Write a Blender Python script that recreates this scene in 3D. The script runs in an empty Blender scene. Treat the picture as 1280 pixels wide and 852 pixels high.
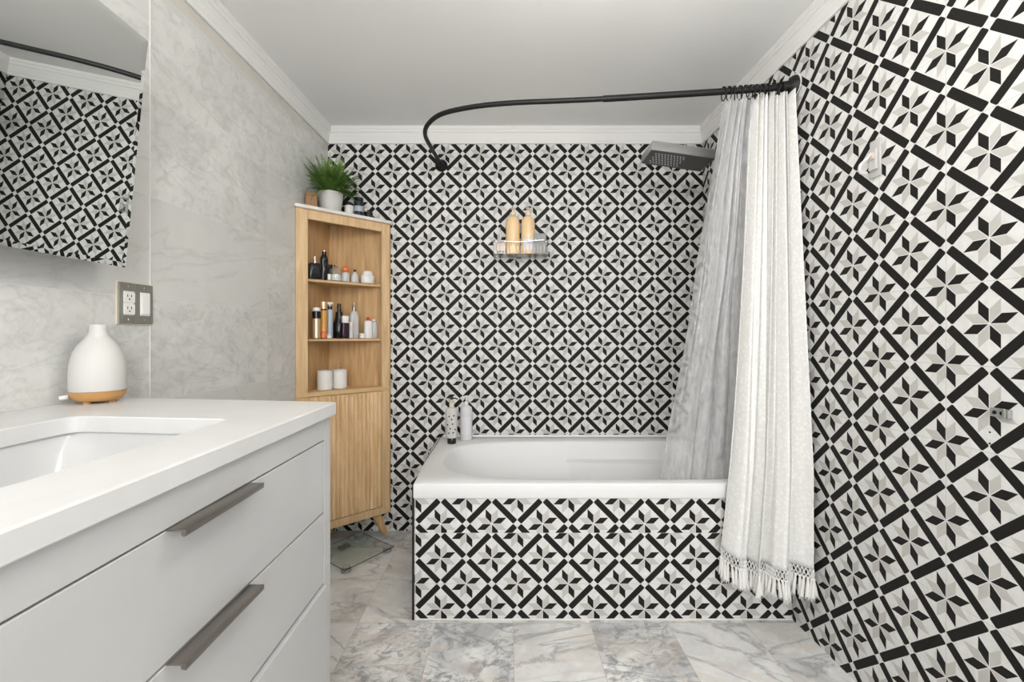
import bpy, bmesh, math, random
from mathutils import Vector, Matrix
random.seed(7)
C = bpy.context.scene.collection
PI = math.pi

# ------------------------------------------------------------------ camera
F, VX, VY, CH = 545.0, 633.0, 420.0, 1.13      # focal length in pixels, principal point, eye height
cd = bpy.data.cameras.new('camera'); cam = bpy.data.objects.new('camera', cd); C.objects.link(cam)
cam.location = (0, 0, CH); cam.rotation_euler = (PI/2, 0, 0)
cd.sensor_width = 36; cd.lens = F/1280*36
cd.shift_x = (640-VX)/1280; cd.shift_y = (VY-426)/1280
cd.clip_start = 0.02
bpy.context.scene.camera = cam

# ------------------------------------------------------------------ world, exposure
sc = bpy.context.scene
w = bpy.data.worlds.new('world'); sc.world = w; w.use_nodes = True
w.node_tree.nodes['Background'].inputs[0].default_value = (0.9, 0.95, 1, 1)
w.node_tree.nodes['Background'].inputs[1].default_value = 0.3
sc.view_settings.view_transform = 'Standard'; sc.view_settings.look = 'None'
sc.view_settings.gamma = 1; sc.view_settings.use_curve_mapping = False
sc.view_settings.exposure = 0.0

# ------------------------------------------------------------------ lights, from unseen sources added to supply the room
FILL_LAMPS = [((0.30, 0.95), 0.10, 15.5, 2.04), ((0.0, -0.70), 0.13, 30.0, 2.10)]     # unseen globes added for light: place, radius, watts, height
CEIL = 2.34
for (lx, ly), size, power, lz in FILL_LAMPS:
    ld = bpy.data.lights.new('added_lamp_light', 'POINT'); ld.shadow_soft_size = size; ld.energy = power
    ld.color = (1.0, 0.985, 0.965)
    lo = bpy.data.objects.new('added_lamp_light', ld); C.objects.link(lo); lo.location = (lx, ly, lz)
wl = bpy.data.lights.new('rear_fill', 'AREA'); wl.shape = 'RECTANGLE'; wl.size = 1.5; wl.size_y = 1.3  # soft frontal fill added behind the viewer; no window is known there
wl.energy = 31; wl.color = (0.95, 0.975, 1.0)
wo = bpy.data.objects.new('rear_fill', wl); C.objects.link(wo)
wo.location = (0.25, -1.36, 1.5); wo.rotation_euler = (PI/2, 0, 0)

VANITY_W, VANITY_Y = 0.7, (0.22, 0.47, 0.72)     # three unseen globes added over the mirror for light
for gy in VANITY_Y:
    gl_ = bpy.data.lights.new('added_globe_light', 'POINT'); gl_.energy = VANITY_W; gl_.shadow_soft_size = 0.06; gl_.color = (1, 0.96, 0.91)
    go = bpy.data.objects.new('added_globe_light', gl_); C.objects.link(go); go.location = (-0.99, gy, 2.13)

# ------------------------------------------------------------------ room dimensions
YB = 2.535                      # back wall
XR = 1.142                      # right wall
def XL(y): return -1.037 - 0.033*(YB-y)     # the left wall runs slightly out of square
YF = -1.4
PT = 0.2032                     # tile pattern period

# ------------------------------------------------------------------ node helpers
def new_mat(name, col=(0.8, 0.8, 0.8), rough=0.5, metal=0.0, **kw):
    m = bpy.data.materials.new(name); m.use_nodes = True
    b = m.node_tree.nodes['Principled BSDF']
    b.inputs['Base Color'].default_value = (*col, 1); b.inputs['Roughness'].default_value = rough
    b.inputs['Metallic'].default_value = metal
    for k, v in kw.items(): b.inputs[k.replace('_', ' ')].default_value = v
    return m
class E:
    """expression wrapper over Math nodes"""
    def __init__(s, nt, v): s.nt = nt; s.v = v
    def _m(s, op, a, b=None, c=None):
        n = s.nt.nodes.new('ShaderNodeMath'); n.operation = op
        for i, q in enumerate((a, b, c)):
            if q is None: continue
            q = q.v if isinstance(q, E) else q
            if isinstance(q, (int, float)): n.inputs[i].default_value = q
            else: s.nt.links.new(q, n.inputs[i])
        return E(s.nt, n.outputs[0])
    def __add__(s, o): return s._m('ADD', s, o)
    def __sub__(s, o): return s._m('SUBTRACT', s, o)
    def __rsub__(s, o): return s._m('SUBTRACT', o, s)
    def __mul__(s, o): return s._m('MULTIPLY', s, o)
    __radd__ = __add__; __rmul__ = __mul__
    def gt(s, o): return s._m('GREATER_THAN', s, o)
    def lt(s, o): return s._m('LESS_THAN', s, o)
    def abs(s): return s._m('ABSOLUTE', s)
    def floor(s): return s._m('FLOOR', s)
    def mx(s, o): return s._m('MAXIMUM', s, o)
    def mn(s, o): return s._m('MINIMUM', s, o)
def mixc(nt, f, a, b):
    n = nt.nodes.new('ShaderNodeMix'); n.data_type = 'RGBA'
    for sock, q in ((n.inputs[0], f), (n.inputs[6], a), (n.inputs[7], b)):
        q = q.v if isinstance(q, E) else q
        if isinstance(q, (int, float)): sock.default_value = q
        elif isinstance(q, tuple): sock.default_value = (*q, 1)
        else: nt.links.new(q, sock)
    return n.outputs[2]
def noise(nt, vec, scale, detail=4, rough=0.55, dist=0.0):
    n = nt.nodes.new('ShaderNodeTexNoise'); n.inputs['Scale'].default_value = scale
    n.inputs['Detail'].default_value = detail; n.inputs['Roughness'].default_value = rough
    n.inputs['Distortion'].default_value = dist
    if vec is not None: nt.links.new(vec, n.inputs['Vector'])
    return n.outputs[0]
def ramp(nt, fac, stops):
    n = nt.nodes.new('ShaderNodeValToRGB'); nt.links.new(fac.v if isinstance(fac, E) else fac, n.inputs[0])
    el = n.color_ramp.elements
    while len(el) < len(stops): el.new(0.5)
    for e, (p, c) in zip(el, stops):
        e.position = p; e.color = (*c, 1) if isinstance(c, tuple) else (c, c, c, 1)
    return n.outputs[0]
def bump(nt, b, h, strength=0.2, dist=0.01):
    n = nt.nodes.new('ShaderNodeBump'); n.inputs['Strength'].default_value = strength
    n.inputs['Distance'].default_value = dist
    nt.links.new(h.v if isinstance(h, E) else h, n.inputs['Height']); nt.links.new(n.outputs[0], b.inputs['Normal'])
def pos_xyz(nt):
    g = nt.nodes.new('ShaderNodeNewGeometry'); s = nt.nodes.new('ShaderNodeSeparateXYZ')
    nt.links.new(g.outputs['Position'], s.inputs[0])
    return g.outputs['Position'], [E(nt, s.outputs[i]) for i in range(3)]
def combine(nt, x, y, z):
    n = nt.nodes.new('ShaderNodeCombineXYZ')
    for i, q in enumerate((x, y, z)):
        if isinstance(q, E): nt.links.new(q.v, n.inputs[i])
        else: n.inputs[i].default_value = q
    return n.outputs[0]

# ------------------------------------------------------------------ star lattice tile
WHITE_T, BLACK_T, GREY_T = (0.77, 0.765, 0.75), (0.012, 0.0115, 0.011), (0.46, 0.45, 0.43)
def star_mat(name, axis, u0, v0, split=None):
    """axis 'x': pattern runs along +X; '-y': along -Y.  (u0, v0) is the centre of one star"""
    m = new_mat(name, rough=0.5, Specular_IOR_Level=0.12); nt = m.node_tree; b = nt.nodes['Principled BSDF']
    P, (x, y, z) = pos_xyz(nt)
    u = (x - u0) if axis == 'x' else (u0 - y)
    if split:            # the cut upper row of the tub front starts its pattern again
        v = z - v0 - z.gt(split[0])*(split[1]-v0)
    else: v = z - v0
    a = u*(1/PT); c = v*(1/PT)
    r = a + c; t = c - a
    fr = r - (r+0.5).floor(); ft = t - (t+0.5).floor()
    ar, at_ = fr.abs(), ft.abs()
    wbar, gap = 0.081, 0.076
    bar = (ar.gt(0.5-wbar)*at_.lt(0.5-gap)).mx(at_.gt(0.5-wbar)*ar.lt(0.5-gap))
    # the bars have softly clipped corners: the point where both limits meet is cut off
    lo, hi = ar.mn(at_), ar.mx(at_)
    bar = bar*((hi - lo).gt(gap - wbar + 0.022))
    lx = (fr-ft)*0.70711; ly = (fr+ft)*0.70711
    q = (lx*ly).gt(0)
    ax, ay = lx.abs(), ly.abs()
    qx = ax*q + ay*(1-q); qy = ay*q + ax*(1-q)
    L = 0.240; g = 0.010
    A, B = qx-qy, qy*1.41421
    dark = A.gt(g)*A.lt(L)*B.gt(g)*B.lt(L)
    A2, B2 = qy-qx, qx*1.41421
    gr = A2.gt(g)*A2.lt(L)*B2.gt(g)*B2.lt(L)
    # slightly different whites inside each diamond
    sq = (ax+ay).gt(0.34)*(ax-ay).abs().lt(0.34)
    n1 = noise(nt, P, 38, 5, 0.6, 0.6)
    wcol = mixc(nt, E(nt, ramp(nt, n1, [(0.35, 0.0), (0.7, 1.0)])), WHITE_T, (0.66, 0.655, 0.64))
    wcol = mixc(nt, sq*0.06, wcol, (0.50, 0.49, 0.48))
    gcol = mixc(nt, E(nt, n1), (0.46, 0.45, 0.425), (0.60, 0.585, 0.56))
    col = mixc(nt, gr, wcol, gcol)
    n2 = noise(nt, P, 160, 3)
    bcol = mixc(nt, E(nt, n2), BLACK_T, (0.022, 0.021, 0.019))
    col = mixc(nt, dark.mx(bar), col, bcol)
    ga = a + 0.5; gc = c + 0.5
    da = (ga - (ga+0.5).floor()).abs(); dc = (gc - (gc+0.5).floor()).abs()
    grout = da.mn(dc).lt(0.0045)
    col = mixc(nt, grout*0.5, col, (0.42, 0.41, 0.39))
    nt.links.new(col, b.inputs['Base Color'])
    bump(nt, b, (1-grout)*1.0, 0.25, 0.001)
    return m

def marble_mat(name, axes, t0, size, base, dark, warm, rough, groutc, gw, mott=1.0, seed=0.0, strip=None, tone=0.38, vs=1.0, dist=1.2):
    m = new_mat(name, rough=rough); nt = m.node_tree; b = nt.nodes['Principled BSDF']
    P, xyz = pos_xyz(nt)
    a = (xyz[axes[0]]-t0[0])*(1/size[0]); c = (xyz[axes[1]]-t0[1])*(1/size[1])
    ia, ic = a.floor(), c.floor()
    wn = nt.nodes.new('ShaderNodeTexWhiteNoise'); wn.noise_dimensions = '3D'
    nt.links.new(combine(nt, ia + seed, ic, 3.7), wn.inputs['Vector'])
    rnd = E(nt, wn.outputs['Value'])
    sep = nt.nodes.new('ShaderNodeSeparateColor'); nt.links.new(wn.outputs['Color'], sep.inputs[0])
    r2, r3 = E(nt, sep.outputs[0]), E(nt, sep.outputs[1])
    # every tile is cut from another place of the slab, some turned
    s1 = r3*2-1
    vec = combine(nt, xyz[axes[0]] + rnd*13 + xyz[axes[1]]*s1, xyz[axes[1]] + r2*17 - xyz[axes[0]]*s1*0.5, r3*9)
    cloud = noise(nt, vec, 4.0, 7, 0.62, dist)
    col = mixc(nt, E(nt, ramp(nt, cloud, [(0.38, 0.0), (0.68, 1.0)]))*(0.35+rnd*0.5)*mott, base, dark)
    col = mixc(nt, (1-rnd)*tone, col, dark)
    fine = noise(nt, vec, 22, 8, 0.7, 1.0)
    col = mixc(nt, E(nt, ramp(nt, fine, [(0.48, 0.0), (0.62, 1.0)]))*(r2.gt(0.55)*0.6*mott*vs+0.10*vs), col, tuple(k*0.8 for k in dark))
    # veins: thin bands where stretched noise crosses a level
    mp = nt.nodes.new('ShaderNodeMapping'); nt.links.new(vec, mp.inputs[0])
    mp.inputs['Scale'].default_value = (1.0, 3.2, 1); mp.inputs['Rotation'].default_value = (0, 0, 0.7)
    vn = E(nt, noise(nt, mp.outputs[0], 1.7, 6, 0.55, 0.6))
    vein = ramp(nt, (vn-0.5).abs(), [(0.0, 1.0), (0.012, 0.35), (0.03, 0.0)])
    col = mixc(nt, E(nt, vein)*0.42*mott*vs, col, tuple(k*0.55 for k in dark))
    vn2 = E(nt, noise(nt, mp.outputs[0], 0.9, 5, 0.6, 1.5))
    vein2 = ramp(nt, (vn2-0.47).abs(), [(0.0, 1.0), (0.05, 0.0)])
    col = mixc(nt, E(nt, vein2)*0.30*vs, col, warm)
    if strip: col = mixc(nt, xyz[2].gt(strip)*0.4, col, (0.62, 0.56, 0.44))
    da = (a - (a+0.5).floor()).abs()*size[0]; dc = (c - (c+0.5).floor()).abs()*size[1]
    grout = da.mn(dc).lt(gw)
    col = mixc(nt, grout*0.8, col, groutc)
    nt.links.new(col, b.inputs['Base Color'])
    bump(nt, b, E(nt, fine)*0.15*(1-grout) + (1-grout), 0.12, 0.001)
    return m

def plain_noise(name, c1, c2, scale, rough=0.5, bs=0.0, stretch=(1, 1, 1), metal=0.0, **kw):
    m = new_mat(name, c1, rough, metal, **kw); nt = m.node_tree; b = nt.nodes['Principled BSDF']
    tc = nt.nodes.new('ShaderNodeTexCoord'); mp = nt.nodes.new('ShaderNodeMapping')
    mp.inputs['Scale'].default_value = stretch; nt.links.new(tc.outputs['Object'], mp.inputs[0])
    n = noise(nt, mp.outputs[0], scale, 5, 0.6, 0.3)
    f = ramp(nt, n, [(0.3, 0.0), (0.7, 1.0)])
    nt.links.new(mixc(nt, E(nt, f), c1, c2), b.inputs['Base Color'])
    if bs: bump(nt, b, n, bs, 0.002)
    return m

M = {}
# floor tiles and marble wall
M['wall_l'] = marble_mat('marble_wall', (1, 2), (1.317, 0.934), (0.607, 0.310), (0.75, 0.745, 0.72), (0.54, 0.545, 0.53), (0.62, 0.59, 0.52), 0.25, (0.72, 0.71, 0.69), 0.0010, 0.85, 5.0, 2.20, 0.45, 0.6, 0.5)
M['floor'] = marble_mat('marble_floor', (0, 1), (-0.279, 1.72), (0.3048, 0.3048), (0.90, 0.89, 0.865), (0.42, 0.425, 0.44), (0.66, 0.56, 0.46), 0.3, (0.52, 0.47, 0.40), 0.0012, 1.3, 11.0, None, 0.12, 1.15, 1.0)
M['tile_b'] = star_mat('star_tile_back', 'x', (622.05-VX)/215, CH+75/215)
M['tile_r'] = star_mat('star_tile_right', '-y', 1.0311, 1.769)
M['tile_t'] = star_mat('star_tile_tub', 'x', -0.2618, 0.245, (0.3466, 0.3825))
M['paint'] = plain_noise('ceiling_paint', (0.85, 0.85, 0.84), (0.87, 0.87, 0.86), 3, 0.9)
M['crown'] = new_mat('crown_paint', (0.79, 0.785, 0.77), 0.6)
M['plaster'] = plain_noise('wall_plaster', (0.74, 0.74, 0.72), (0.78, 0.78, 0.76), 4, 0.9)
M['acryl'] = new_mat('white_acrylic', (0.80, 0.80, 0.80), 0.38, Specular_IOR_Level=0.35)
M['blackmetal'] = new_mat('matte_black_metal', (0.006, 0.006, 0.006), 0.5, 0.2)
M['lacquer'] = plain_noise('white_lacquer', (0.52, 0.52, 0.515), (0.545, 0.545, 0.54), 6, 0.32)
M['dark'] = new_mat('dark_gap', (0.03, 0.03, 0.03), 0.9)
M['quartz'] = plain_noise('white_quartz', (0.70, 0.70, 0.70), (0.66, 0.655, 0.645), 9, 0.3)
M['ceramic'] = new_mat('white_ceramic', (0.62, 0.62, 0.62), 0.15)
M['nickel'] = plain_noise('brushed_nickel', (0.24, 0.22, 0.20), (0.36, 0.33, 0.30), 60, 0.33, stretch=(1, 0.1, 1), metal=1.0)
M['chrome'] = new_mat('chrome', (0.75, 0.75, 0.75), 0.12, 1.0)
M['steel'] = plain_noise('brushed_steel', (0.40, 0.40, 0.39), (0.52, 0.52, 0.50), 50, 0.32, stretch=(0.1, 1, 1), metal=1.0)
M['plate'] = plain_noise('antique_steel_plate', (0.30, 0.29, 0.26), (0.38, 0.37, 0.33), 90, 0.45, stretch=(1, 1, 0.1), metal=0.7)
M['oak'] = plain_noise('light_oak', (0.68, 0.44, 0.22), (0.46, 0.27, 0.115), 14, 0.5, 0.1, (4, 4, 0.35))
M['oak_pale'] = plain_noise('pale_oak', (0.77, 0.55, 0.31), (0.58, 0.38, 0.195), 14, 0.5, 0.1, (4, 4, 0.35))
M['oak_door'] = plain_noise('oak_door_slats', (0.92, 0.68, 0.41), (0.66, 0.43, 0.21), 9, 0.5, 0.15, (4, 4, 0.5))
M['oak_h'] = plain_noise('oak_shelf', (0.74, 0.50, 0.26), (0.60, 0.39, 0.19), 14, 0.5, 0.1, (0.6, 0.6, 4))
M['ctop'] = plain_noise('cream_marble_top', (0.82, 0.79, 0.73), (0.74, 0.70, 0.64), 12, 0.3)
M['bamboo'] = plain_noise('bamboo', (0.62, 0.33, 0.12), (0.50, 0.25, 0.085), 18, 0.45, 0.0, (1, 1, 5))
M['boxwood'] = plain_noise('box_wood', (0.36, 0.18, 0.075), (0.28, 0.135, 0.055), 20, 0.5, 0.0, (1, 1, 4))
M['matwhite'] = new_mat('matte_white', (0.62, 0.61, 0.59), 0.6)
M['white'] = new_mat('white_plastic', (0.82, 0.81, 0.79), 0.35)
M['cream'] = new_mat('cream_plastic', (0.78, 0.68, 0.52), 0.35)
M['black'] = new_mat('gloss_black', (0.010, 0.010, 0.012), 0.15)
M['navy'] = new_mat('navy_glass', (0.012, 0.016, 0.035), 0.15)
M['plum'] = new_mat('plum_glass', (0.03, 0.008, 0.02), 0.12)
M['orange'] = new_mat('orange_plastic', (0.75, 0.19, 0.05), 0.35)
M['amber'] = new_mat('amber_plastic', (0.65, 0.32, 0.07), 0.3)
M['peach'] = new_mat('peach_shampoo', (0.84, 0.61, 0.35), 0.3, Subsurface_Weight=0.0)
M['red'] = new_mat('red_cap', (0.55, 0.03, 0.03), 0.3)
M['gold'] = new_mat('gold_foil', (0.75, 0.58, 0.36), 0.3, 0.6)
M['bluegrey'] = new_mat('bluegrey_glass', (0.42, 0.47, 0.52), 0.15)
M['label'] = new_mat('pale_label', (0.74, 0.73, 0.78), 0.5)
M['wax'] = new_mat('white_wax_glass', (0.83, 0.81, 0.77), 0.25)
M['soil'] = plain_noise('soil', (0.05, 0.035, 0.02), (0.09, 0.06, 0.035), 60, 0.95, 0.4)
M['leafd'] = plain_noise('fern_green', (0.045, 0.115, 0.018), (0.11, 0.21, 0.035), 20, 0.5)
M['leafl'] = plain_noise('fern_green_light', (0.12, 0.24, 0.035), (0.23, 0.36, 0.07), 20, 0.5)
M['cotton'] = plain_noise('cotton', (0.84, 0.83, 0.81), (0.80, 0.79, 0.77), 90, 0.95, 0.5)
M['pink'] = new_mat('pink_beige_plastic', (0.66, 0.52, 0.46), 0.4)
M['sponge'] = plain_noise('grey_mesh', (0.42, 0.42, 0.40), (0.30, 0.30, 0.29), 90, 0.95, 0.6)
M['zinc'] = new_mat('dull_zinc', (0.42, 0.44, 0.44), 0.4, 0.7)
M['rubber'] = new_mat('black_rubber', (0.01, 0.01, 0.01), 0.7)

def skin(nt, normal=None):
    """how much of a thin clear wall's surface mirrors: little face-on, more at a glancing angle, the same from both sides"""
    lw = nt.nodes.new('ShaderNodeLayerWeight'); lw.inputs['Blend'].default_value = 0.5
    if normal is not None: nt.links.new(normal, lw.inputs['Normal'])
    f = E(nt, lw.outputs['Facing'])
    return ((f*f*f*f)*0.55 + 0.05).v
def glass_mat(name, col, clear, rough=0.06, diff=0.0):
    """thin clear wall: transparent with a glossy skin and a little milkiness"""
    m = bpy.data.materials.new(name); m.use_nodes = True; nt = m.node_tree
    for n in list(nt.nodes):
        if n.type != 'OUTPUT_MATERIAL': nt.nodes.remove(n)
    out = nt.nodes['Material Output']
    tr = nt.nodes.new('ShaderNodeBsdfTransparent'); tr.inputs[0].default_value = (*col, 1)
    gl = nt.nodes.new('ShaderNodeBsdfGlossy'); gl.inputs['Roughness'].default_value = rough
    df = nt.nodes.new('ShaderNodeBsdfDiffuse'); df.inputs[0].default_value = (0.8, 0.8, 0.8, 1)
    fr = skin(nt)
    m1 = nt.nodes.new('ShaderNodeMixShader'); m1.inputs[0].default_value = 1-clear
    nt.links.new(tr.outputs[0], m1.inputs[1]); nt.links.new(df.outputs[0], m1.inputs[2])
    m2 = nt.nodes.new('ShaderNodeMixShader'); nt.links.new(fr, m2.inputs[0])
    nt.links.new(m1.outputs[0], m2.inputs[1]); nt.links.new(gl.outputs[0], m2.inputs[2])
    nt.links.new(m2.outputs[0], out.inputs[0])
    return m
M['glass'] = glass_mat('clear_glass', (0.93, 0.96, 0.95), 0.88)
M['acrylclear'] = glass_mat('clear_plastic', (0.96, 0.95, 0.93), 0.80, 0.15)
M['scaleglass'] = glass_mat('green_tinted_glass', (0.93, 0.97, 0.94), 0.90, 0.08)
M['hazy'] = glass_mat('hazy_plastic', (0.9, 0.88, 0.85), 0.45, 0.2)
M['milky'] = glass_mat('milky_plastic', (0.9, 0.9, 0.92), 0.35, 0.2)

def liner_mat():
    m = bpy.data.materials.new('clear_liner_plastic'); m.use_nodes = True; nt = m.node_tree
    for n in list(nt.nodes):
        if n.type != 'OUTPUT_MATERIAL': nt.nodes.remove(n)
    out = nt.nodes['Material Output']
    P, xyz = pos_xyz(nt)
    nn = noise(nt, combine(nt, xyz[0]*3, xyz[1]*3, xyz[2]), 9, 5, 0.6, 0.8)
    mill = ramp(nt, nn, [(0.35, 0.40), (0.7, 0.68)])
    tr = nt.nodes.new('ShaderNodeBsdfTransparent'); tr.inputs[0].default_value = (0.98, 0.98, 0.98, 1)
    df = nt.nodes.new('ShaderNodeBsdfDiffuse'); df.inputs[0].default_value = (0.90, 0.90, 0.91, 1)
    tl = nt.nodes.new('ShaderNodeBsdfTranslucent'); tl.inputs[0].default_value = (0.92, 0.92, 0.93, 1)
    gl = nt.nodes.new('ShaderNodeBsdfGlossy'); gl.inputs['Roughness'].default_value = 0.18
    m0 = nt.nodes.new('ShaderNodeMixShader'); m0.inputs[0].default_value = 0.45
    nt.links.new(df.outputs[0], m0.inputs[1]); nt.links.new(tl.outputs[0], m0.inputs[2])
    m1 = nt.nodes.new('ShaderNodeMixShader'); nt.links.new(mill, m1.inputs[0])
    nt.links.new(tr.outputs[0], m1.inputs[1]); nt.links.new(m0.outputs[0], m1.inputs[2])
    bp = nt.nodes.new('ShaderNodeBump'); bp.inputs['Strength'].default_value = 0.35; bp.inputs['Distance'].default_value = 0.004
    nt.links.new(noise(nt, combine(nt, xyz[0], xyz[1], xyz[2]*0.5), 45, 4, 0.6, 1.0), bp.inputs['Height'])
    nt.links.new(bp.outputs[0], gl.inputs['Normal'])
    fr = skin(nt, bp.outputs[0])
    m2 = nt.nodes.new('ShaderNodeMixShader'); nt.links.new(fr, m2.inputs[0])
    nt.links.new(m1.outputs[0], m2.inputs[1]); nt.links.new(gl.outputs[0], m2.inputs[2])
    nt.links.new(m2.outputs[0], out.inputs[0])
    return m
M['liner'] = liner_mat()
def cloth_mat():
    m = new_mat('white_woven_cotton', (0.80, 0.79, 0.76), 0.9); nt = m.node_tree; b = nt.nodes['Principled BSDF']
    P, xyz = pos_xyz(nt)
    vo = nt.nodes.new('ShaderNodeTexVoronoi'); vo.inputs['Scale'].default_value = 75
    nt.links.new(P, vo.inputs['Vector'])
    f = ramp(nt, vo.outputs['Distance'], [(0.25, 0.0), (0.55, 1.0)])
    nt.links.new(mixc(nt, E(nt, f), (0.84, 0.835, 0.82), (0.77, 0.765, 0.745)), b.inputs['Base Color'])
    bump(nt, b, vo.outputs['Distance'], 0.35, 0.003)
    return m
M['cloth'] = cloth_mat()
em = new_mat('fill_panel_glow', (0.9, 0.9, 0.9), 0.5); em.node_tree.nodes['Principled BSDF'].inputs['Emission Color'].default_value = (1, .97, .93, 1)  # glow of the added panel behind the viewer
em.node_tree.nodes['Principled BSDF'].inputs['Emission Strength'].default_value = 2.0; M['emit'] = em
M['globe'] = glass_mat('frosted_globe', (1, 0.98, 0.95), 0.85, 0.3)
def mirror_mat():
    return new_mat('mirror_silver', (0.80, 0.82, 0.81), 0.005, 1.0)
M['mirror'] = mirror_mat()

# ------------------------------------------------------------------ object helpers
def link(name, bm, mat, parent=None, smooth=False, loc=None, angle=None):
    """mesh in world coordinates; under a parent the mesh is moved into the parent's frame"""
    me = bpy.data.meshes.new(name)
    bmesh.ops.recalc_face_normals(bm, faces=bm.faces)
    bm.to_mesh(me); bm.free()
    mats = mat if isinstance(mat, (list, tuple)) else [mat]
    for k in mats: me.materials.append(k)
    o = bpy.data.objects.new(name, me); C.objects.link(o)
    if smooth:
        me.shade_smooth()
        if angle: me.set_sharp_from_angle(angle=angle)
    if parent is not None: o.parent = parent
    if loc is not None: o.location = loc
    return o
def tag(o, label=None, cat=None, group=None, kind=None):
    if label: o['label'] = label
    if cat: o['category'] = cat
    if group: o['group'] = group
    if kind: o['kind'] = kind
    return o
def thing(name, label, cat, loc=(0, 0, 0), rz=0, group=None):
    o = bpy.data.objects.new(name, None); C.objects.link(o); o.empty_display_size = 0.05
    o.location = loc; o.rotation_euler = (0, 0, rz)
    return tag(o, label, cat, group)
def BM(): return bmesh.new()
def box(bm, x0, x1, y0, y1, z0, z1, bev=0.0, mtx=None, mi=0, seg=2):
    t = bmesh.new(); bmesh.ops.create_cube(t, size=1)
    for v in t.verts:
        v.co = Vector(((x0+x1)/2+v.co.x*(x1-x0), (y0+y1)/2+v.co.y*(y1-y0), (z0+z1)/2+v.co.z*(z1-z0)))
    if bev: bmesh.ops.bevel(t, geom=t.edges[:], offset=bev, segments=seg, affect='EDGES', profile=0.5)
    if mtx is not None: t.transform(mtx)
    for f in t.faces: f.material_index = mi
    merge(bm, t)
def merge(bm, t):
    me = bpy.data.meshes.new('tmp'); t.to_mesh(me); t.free(); bm.from_mesh(me); bpy.data.meshes.remove(me)
def prism(bm, pts, z0, z1, bev=0.0, mi=0, seg=2, mtx=None):
    t = bmesh.new()
    a = [t.verts.new((p[0], p[1], z0)) for p in pts]; b = [t.verts.new((p[0], p[1], z1)) for p in pts]
    t.faces.new(a); t.faces.new(b)
    n = len(pts)
    for i in range(n): t.faces.new((a[i], a[(i+1) % n], b[(i+1) % n], b[i]))
    bmesh.ops.recalc_face_normals(t, faces=t.faces)
    if bev: bmesh.ops.bevel(t, geom=t.edges[:], offset=bev, segments=seg, affect='EDGES', profile=0.5)
    if mtx is not None: t.transform(mtx)
    for f in t.faces: f.material_index = mi
    merge(bm, t)
def lathe(bm, prof, n=32, c=(0, 0, 0), mi=0, sx=1.0, sy=1.0, power=2.0):
    """prof: list of (radius, z); power>2 squares the section"""
    rings = []
    for r, z in prof:
        if r < 1e-6: rings.append([bm.verts.new((c[0], c[1], c[2]+z))]); continue
        ring = []
        for k in range(n):
            a = 2*PI*k/n; ca, sa = math.cos(a), math.sin(a)
            if power != 2.0:
                d = (abs(ca)**power+abs(sa)**power)**(1/power); ca /= d; sa /= d
            ring.append(bm.verts.new((c[0]+r*ca*sx, c[1]+r*sa*sy, c[2]+z)))
        rings.append(ring)
    for A, B in zip(rings, rings[1:]):
        if len(A) == 1 and len(B) == 1: continue
        for k in range(n):
            k2 = (k+1) % n
            if len(A) == 1: f = bm.faces.new((A[0], B[k2], B[k]))
            elif len(B) == 1: f = bm.faces.new((A[k], A[k2], B[0]))
            else: f = bm.faces.new((A[k], A[k2], B[k2], B[k]))
            f.material_index = mi
def tube(bm, pts, r, n=12, caps=True, mi=0, closed=False):
    pts = [Vector(p) for p in pts]; N = len(pts)
    rs = r if isinstance(r, (list, tuple)) else [r]*N
    up = None; rings = []
    for i, p in enumerate(pts):
        if closed: d = pts[(i+1) % N]-pts[i-1]
        else: d = pts[min(i+1, N-1)]-pts[max(i-1, 0)]
        d.normalize()
        if up is None:
            up = Vector((0, 0, 1)) if abs(d.z) < 0.9 else Vector((1, 0, 0))
        s = d.cross(up).normalized(); up = s.cross(d).normalized()
        rings.append([bm.verts.new(p + (s*math.cos(2*PI*k/n)+up*math.sin(2*PI*k/n))*rs[i]) for k in range(n)])
    pairs = list(zip(rings, rings[1:]))
    if closed: pairs.append((rings[-1], rings[0]))
    for A, B in pairs:
        for k in range(n):
            f = bm.faces.new((A[k], A[(k+1) % n], B[(k+1) % n], B[k])); f.material_index = mi
    if caps and not closed:
        bm.faces.new(rings[0]).material_index = mi; bm.faces.new(rings[-1][::-1]).material_index = mi
def spline(P, n=12):
    out = []
    for i in range(len(P)-1):
        p0 = Vector(P[max(i-1, 0)]); p1 = Vector(P[i]); p2 = Vector(P[i+1]); p3 = Vector(P[min(i+2, len(P)-1)])
        for k in range(n):
            t = k/n
            out.append(0.5*((2*p1)+(p2-p0)*t+(2*p0-5*p1+4*p2-p3)*t*t+(3*p1-p0-3*p2+p3)*t*t*t))
    out.append(Vector(P[-1])); return out
def rel(o, root):        # world-space mesh under a root that only has a location
    L = root.location
    for v in o.data.vertices: v.co -= L
    return o

# ================================================================== THE ROOM
def quadwall(name, pts, mat):
    bm = BM(); bm.faces.new([bm.verts.new(p) for p in pts]); return link(name, bm, mat)
T = 0.08
def slab(name, pts, dirv, mat, kind='structure'):
    bm = BM(); a = [bm.verts.new(p) for p in pts]; b = [bm.verts.new(Vector(p)+Vector(dirv)*T) for p in pts]
    bm.faces.new(a); bm.faces.new(b[::-1]); n = len(a)
    for i in range(n): bm.faces.new((a[i], b[i], b[(i+1) % n], a[(i+1) % n]))
    return tag(link(name, bm, mat), kind=kind)
slab('floor', [(XL(YF), YF, 0), (XR, YF, 0), (XR, YB, 0), (XL(YB), YB, 0)], (0, 0, -1), M['floor'])
slab('ceiling', [(XL(YF), YF, CEIL), (XR, YF, CEIL), (XR, YB, CEIL), (XL(YB), YB, CEIL)], (0, 0, 1), M['paint'])
slab('wall_back', [(XL(YB), YB, 0), (XR, YB, 0), (XR, YB, CEIL), (XL(YB), YB, CEIL)], (0, 1, 0), M['tile_b'])
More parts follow.
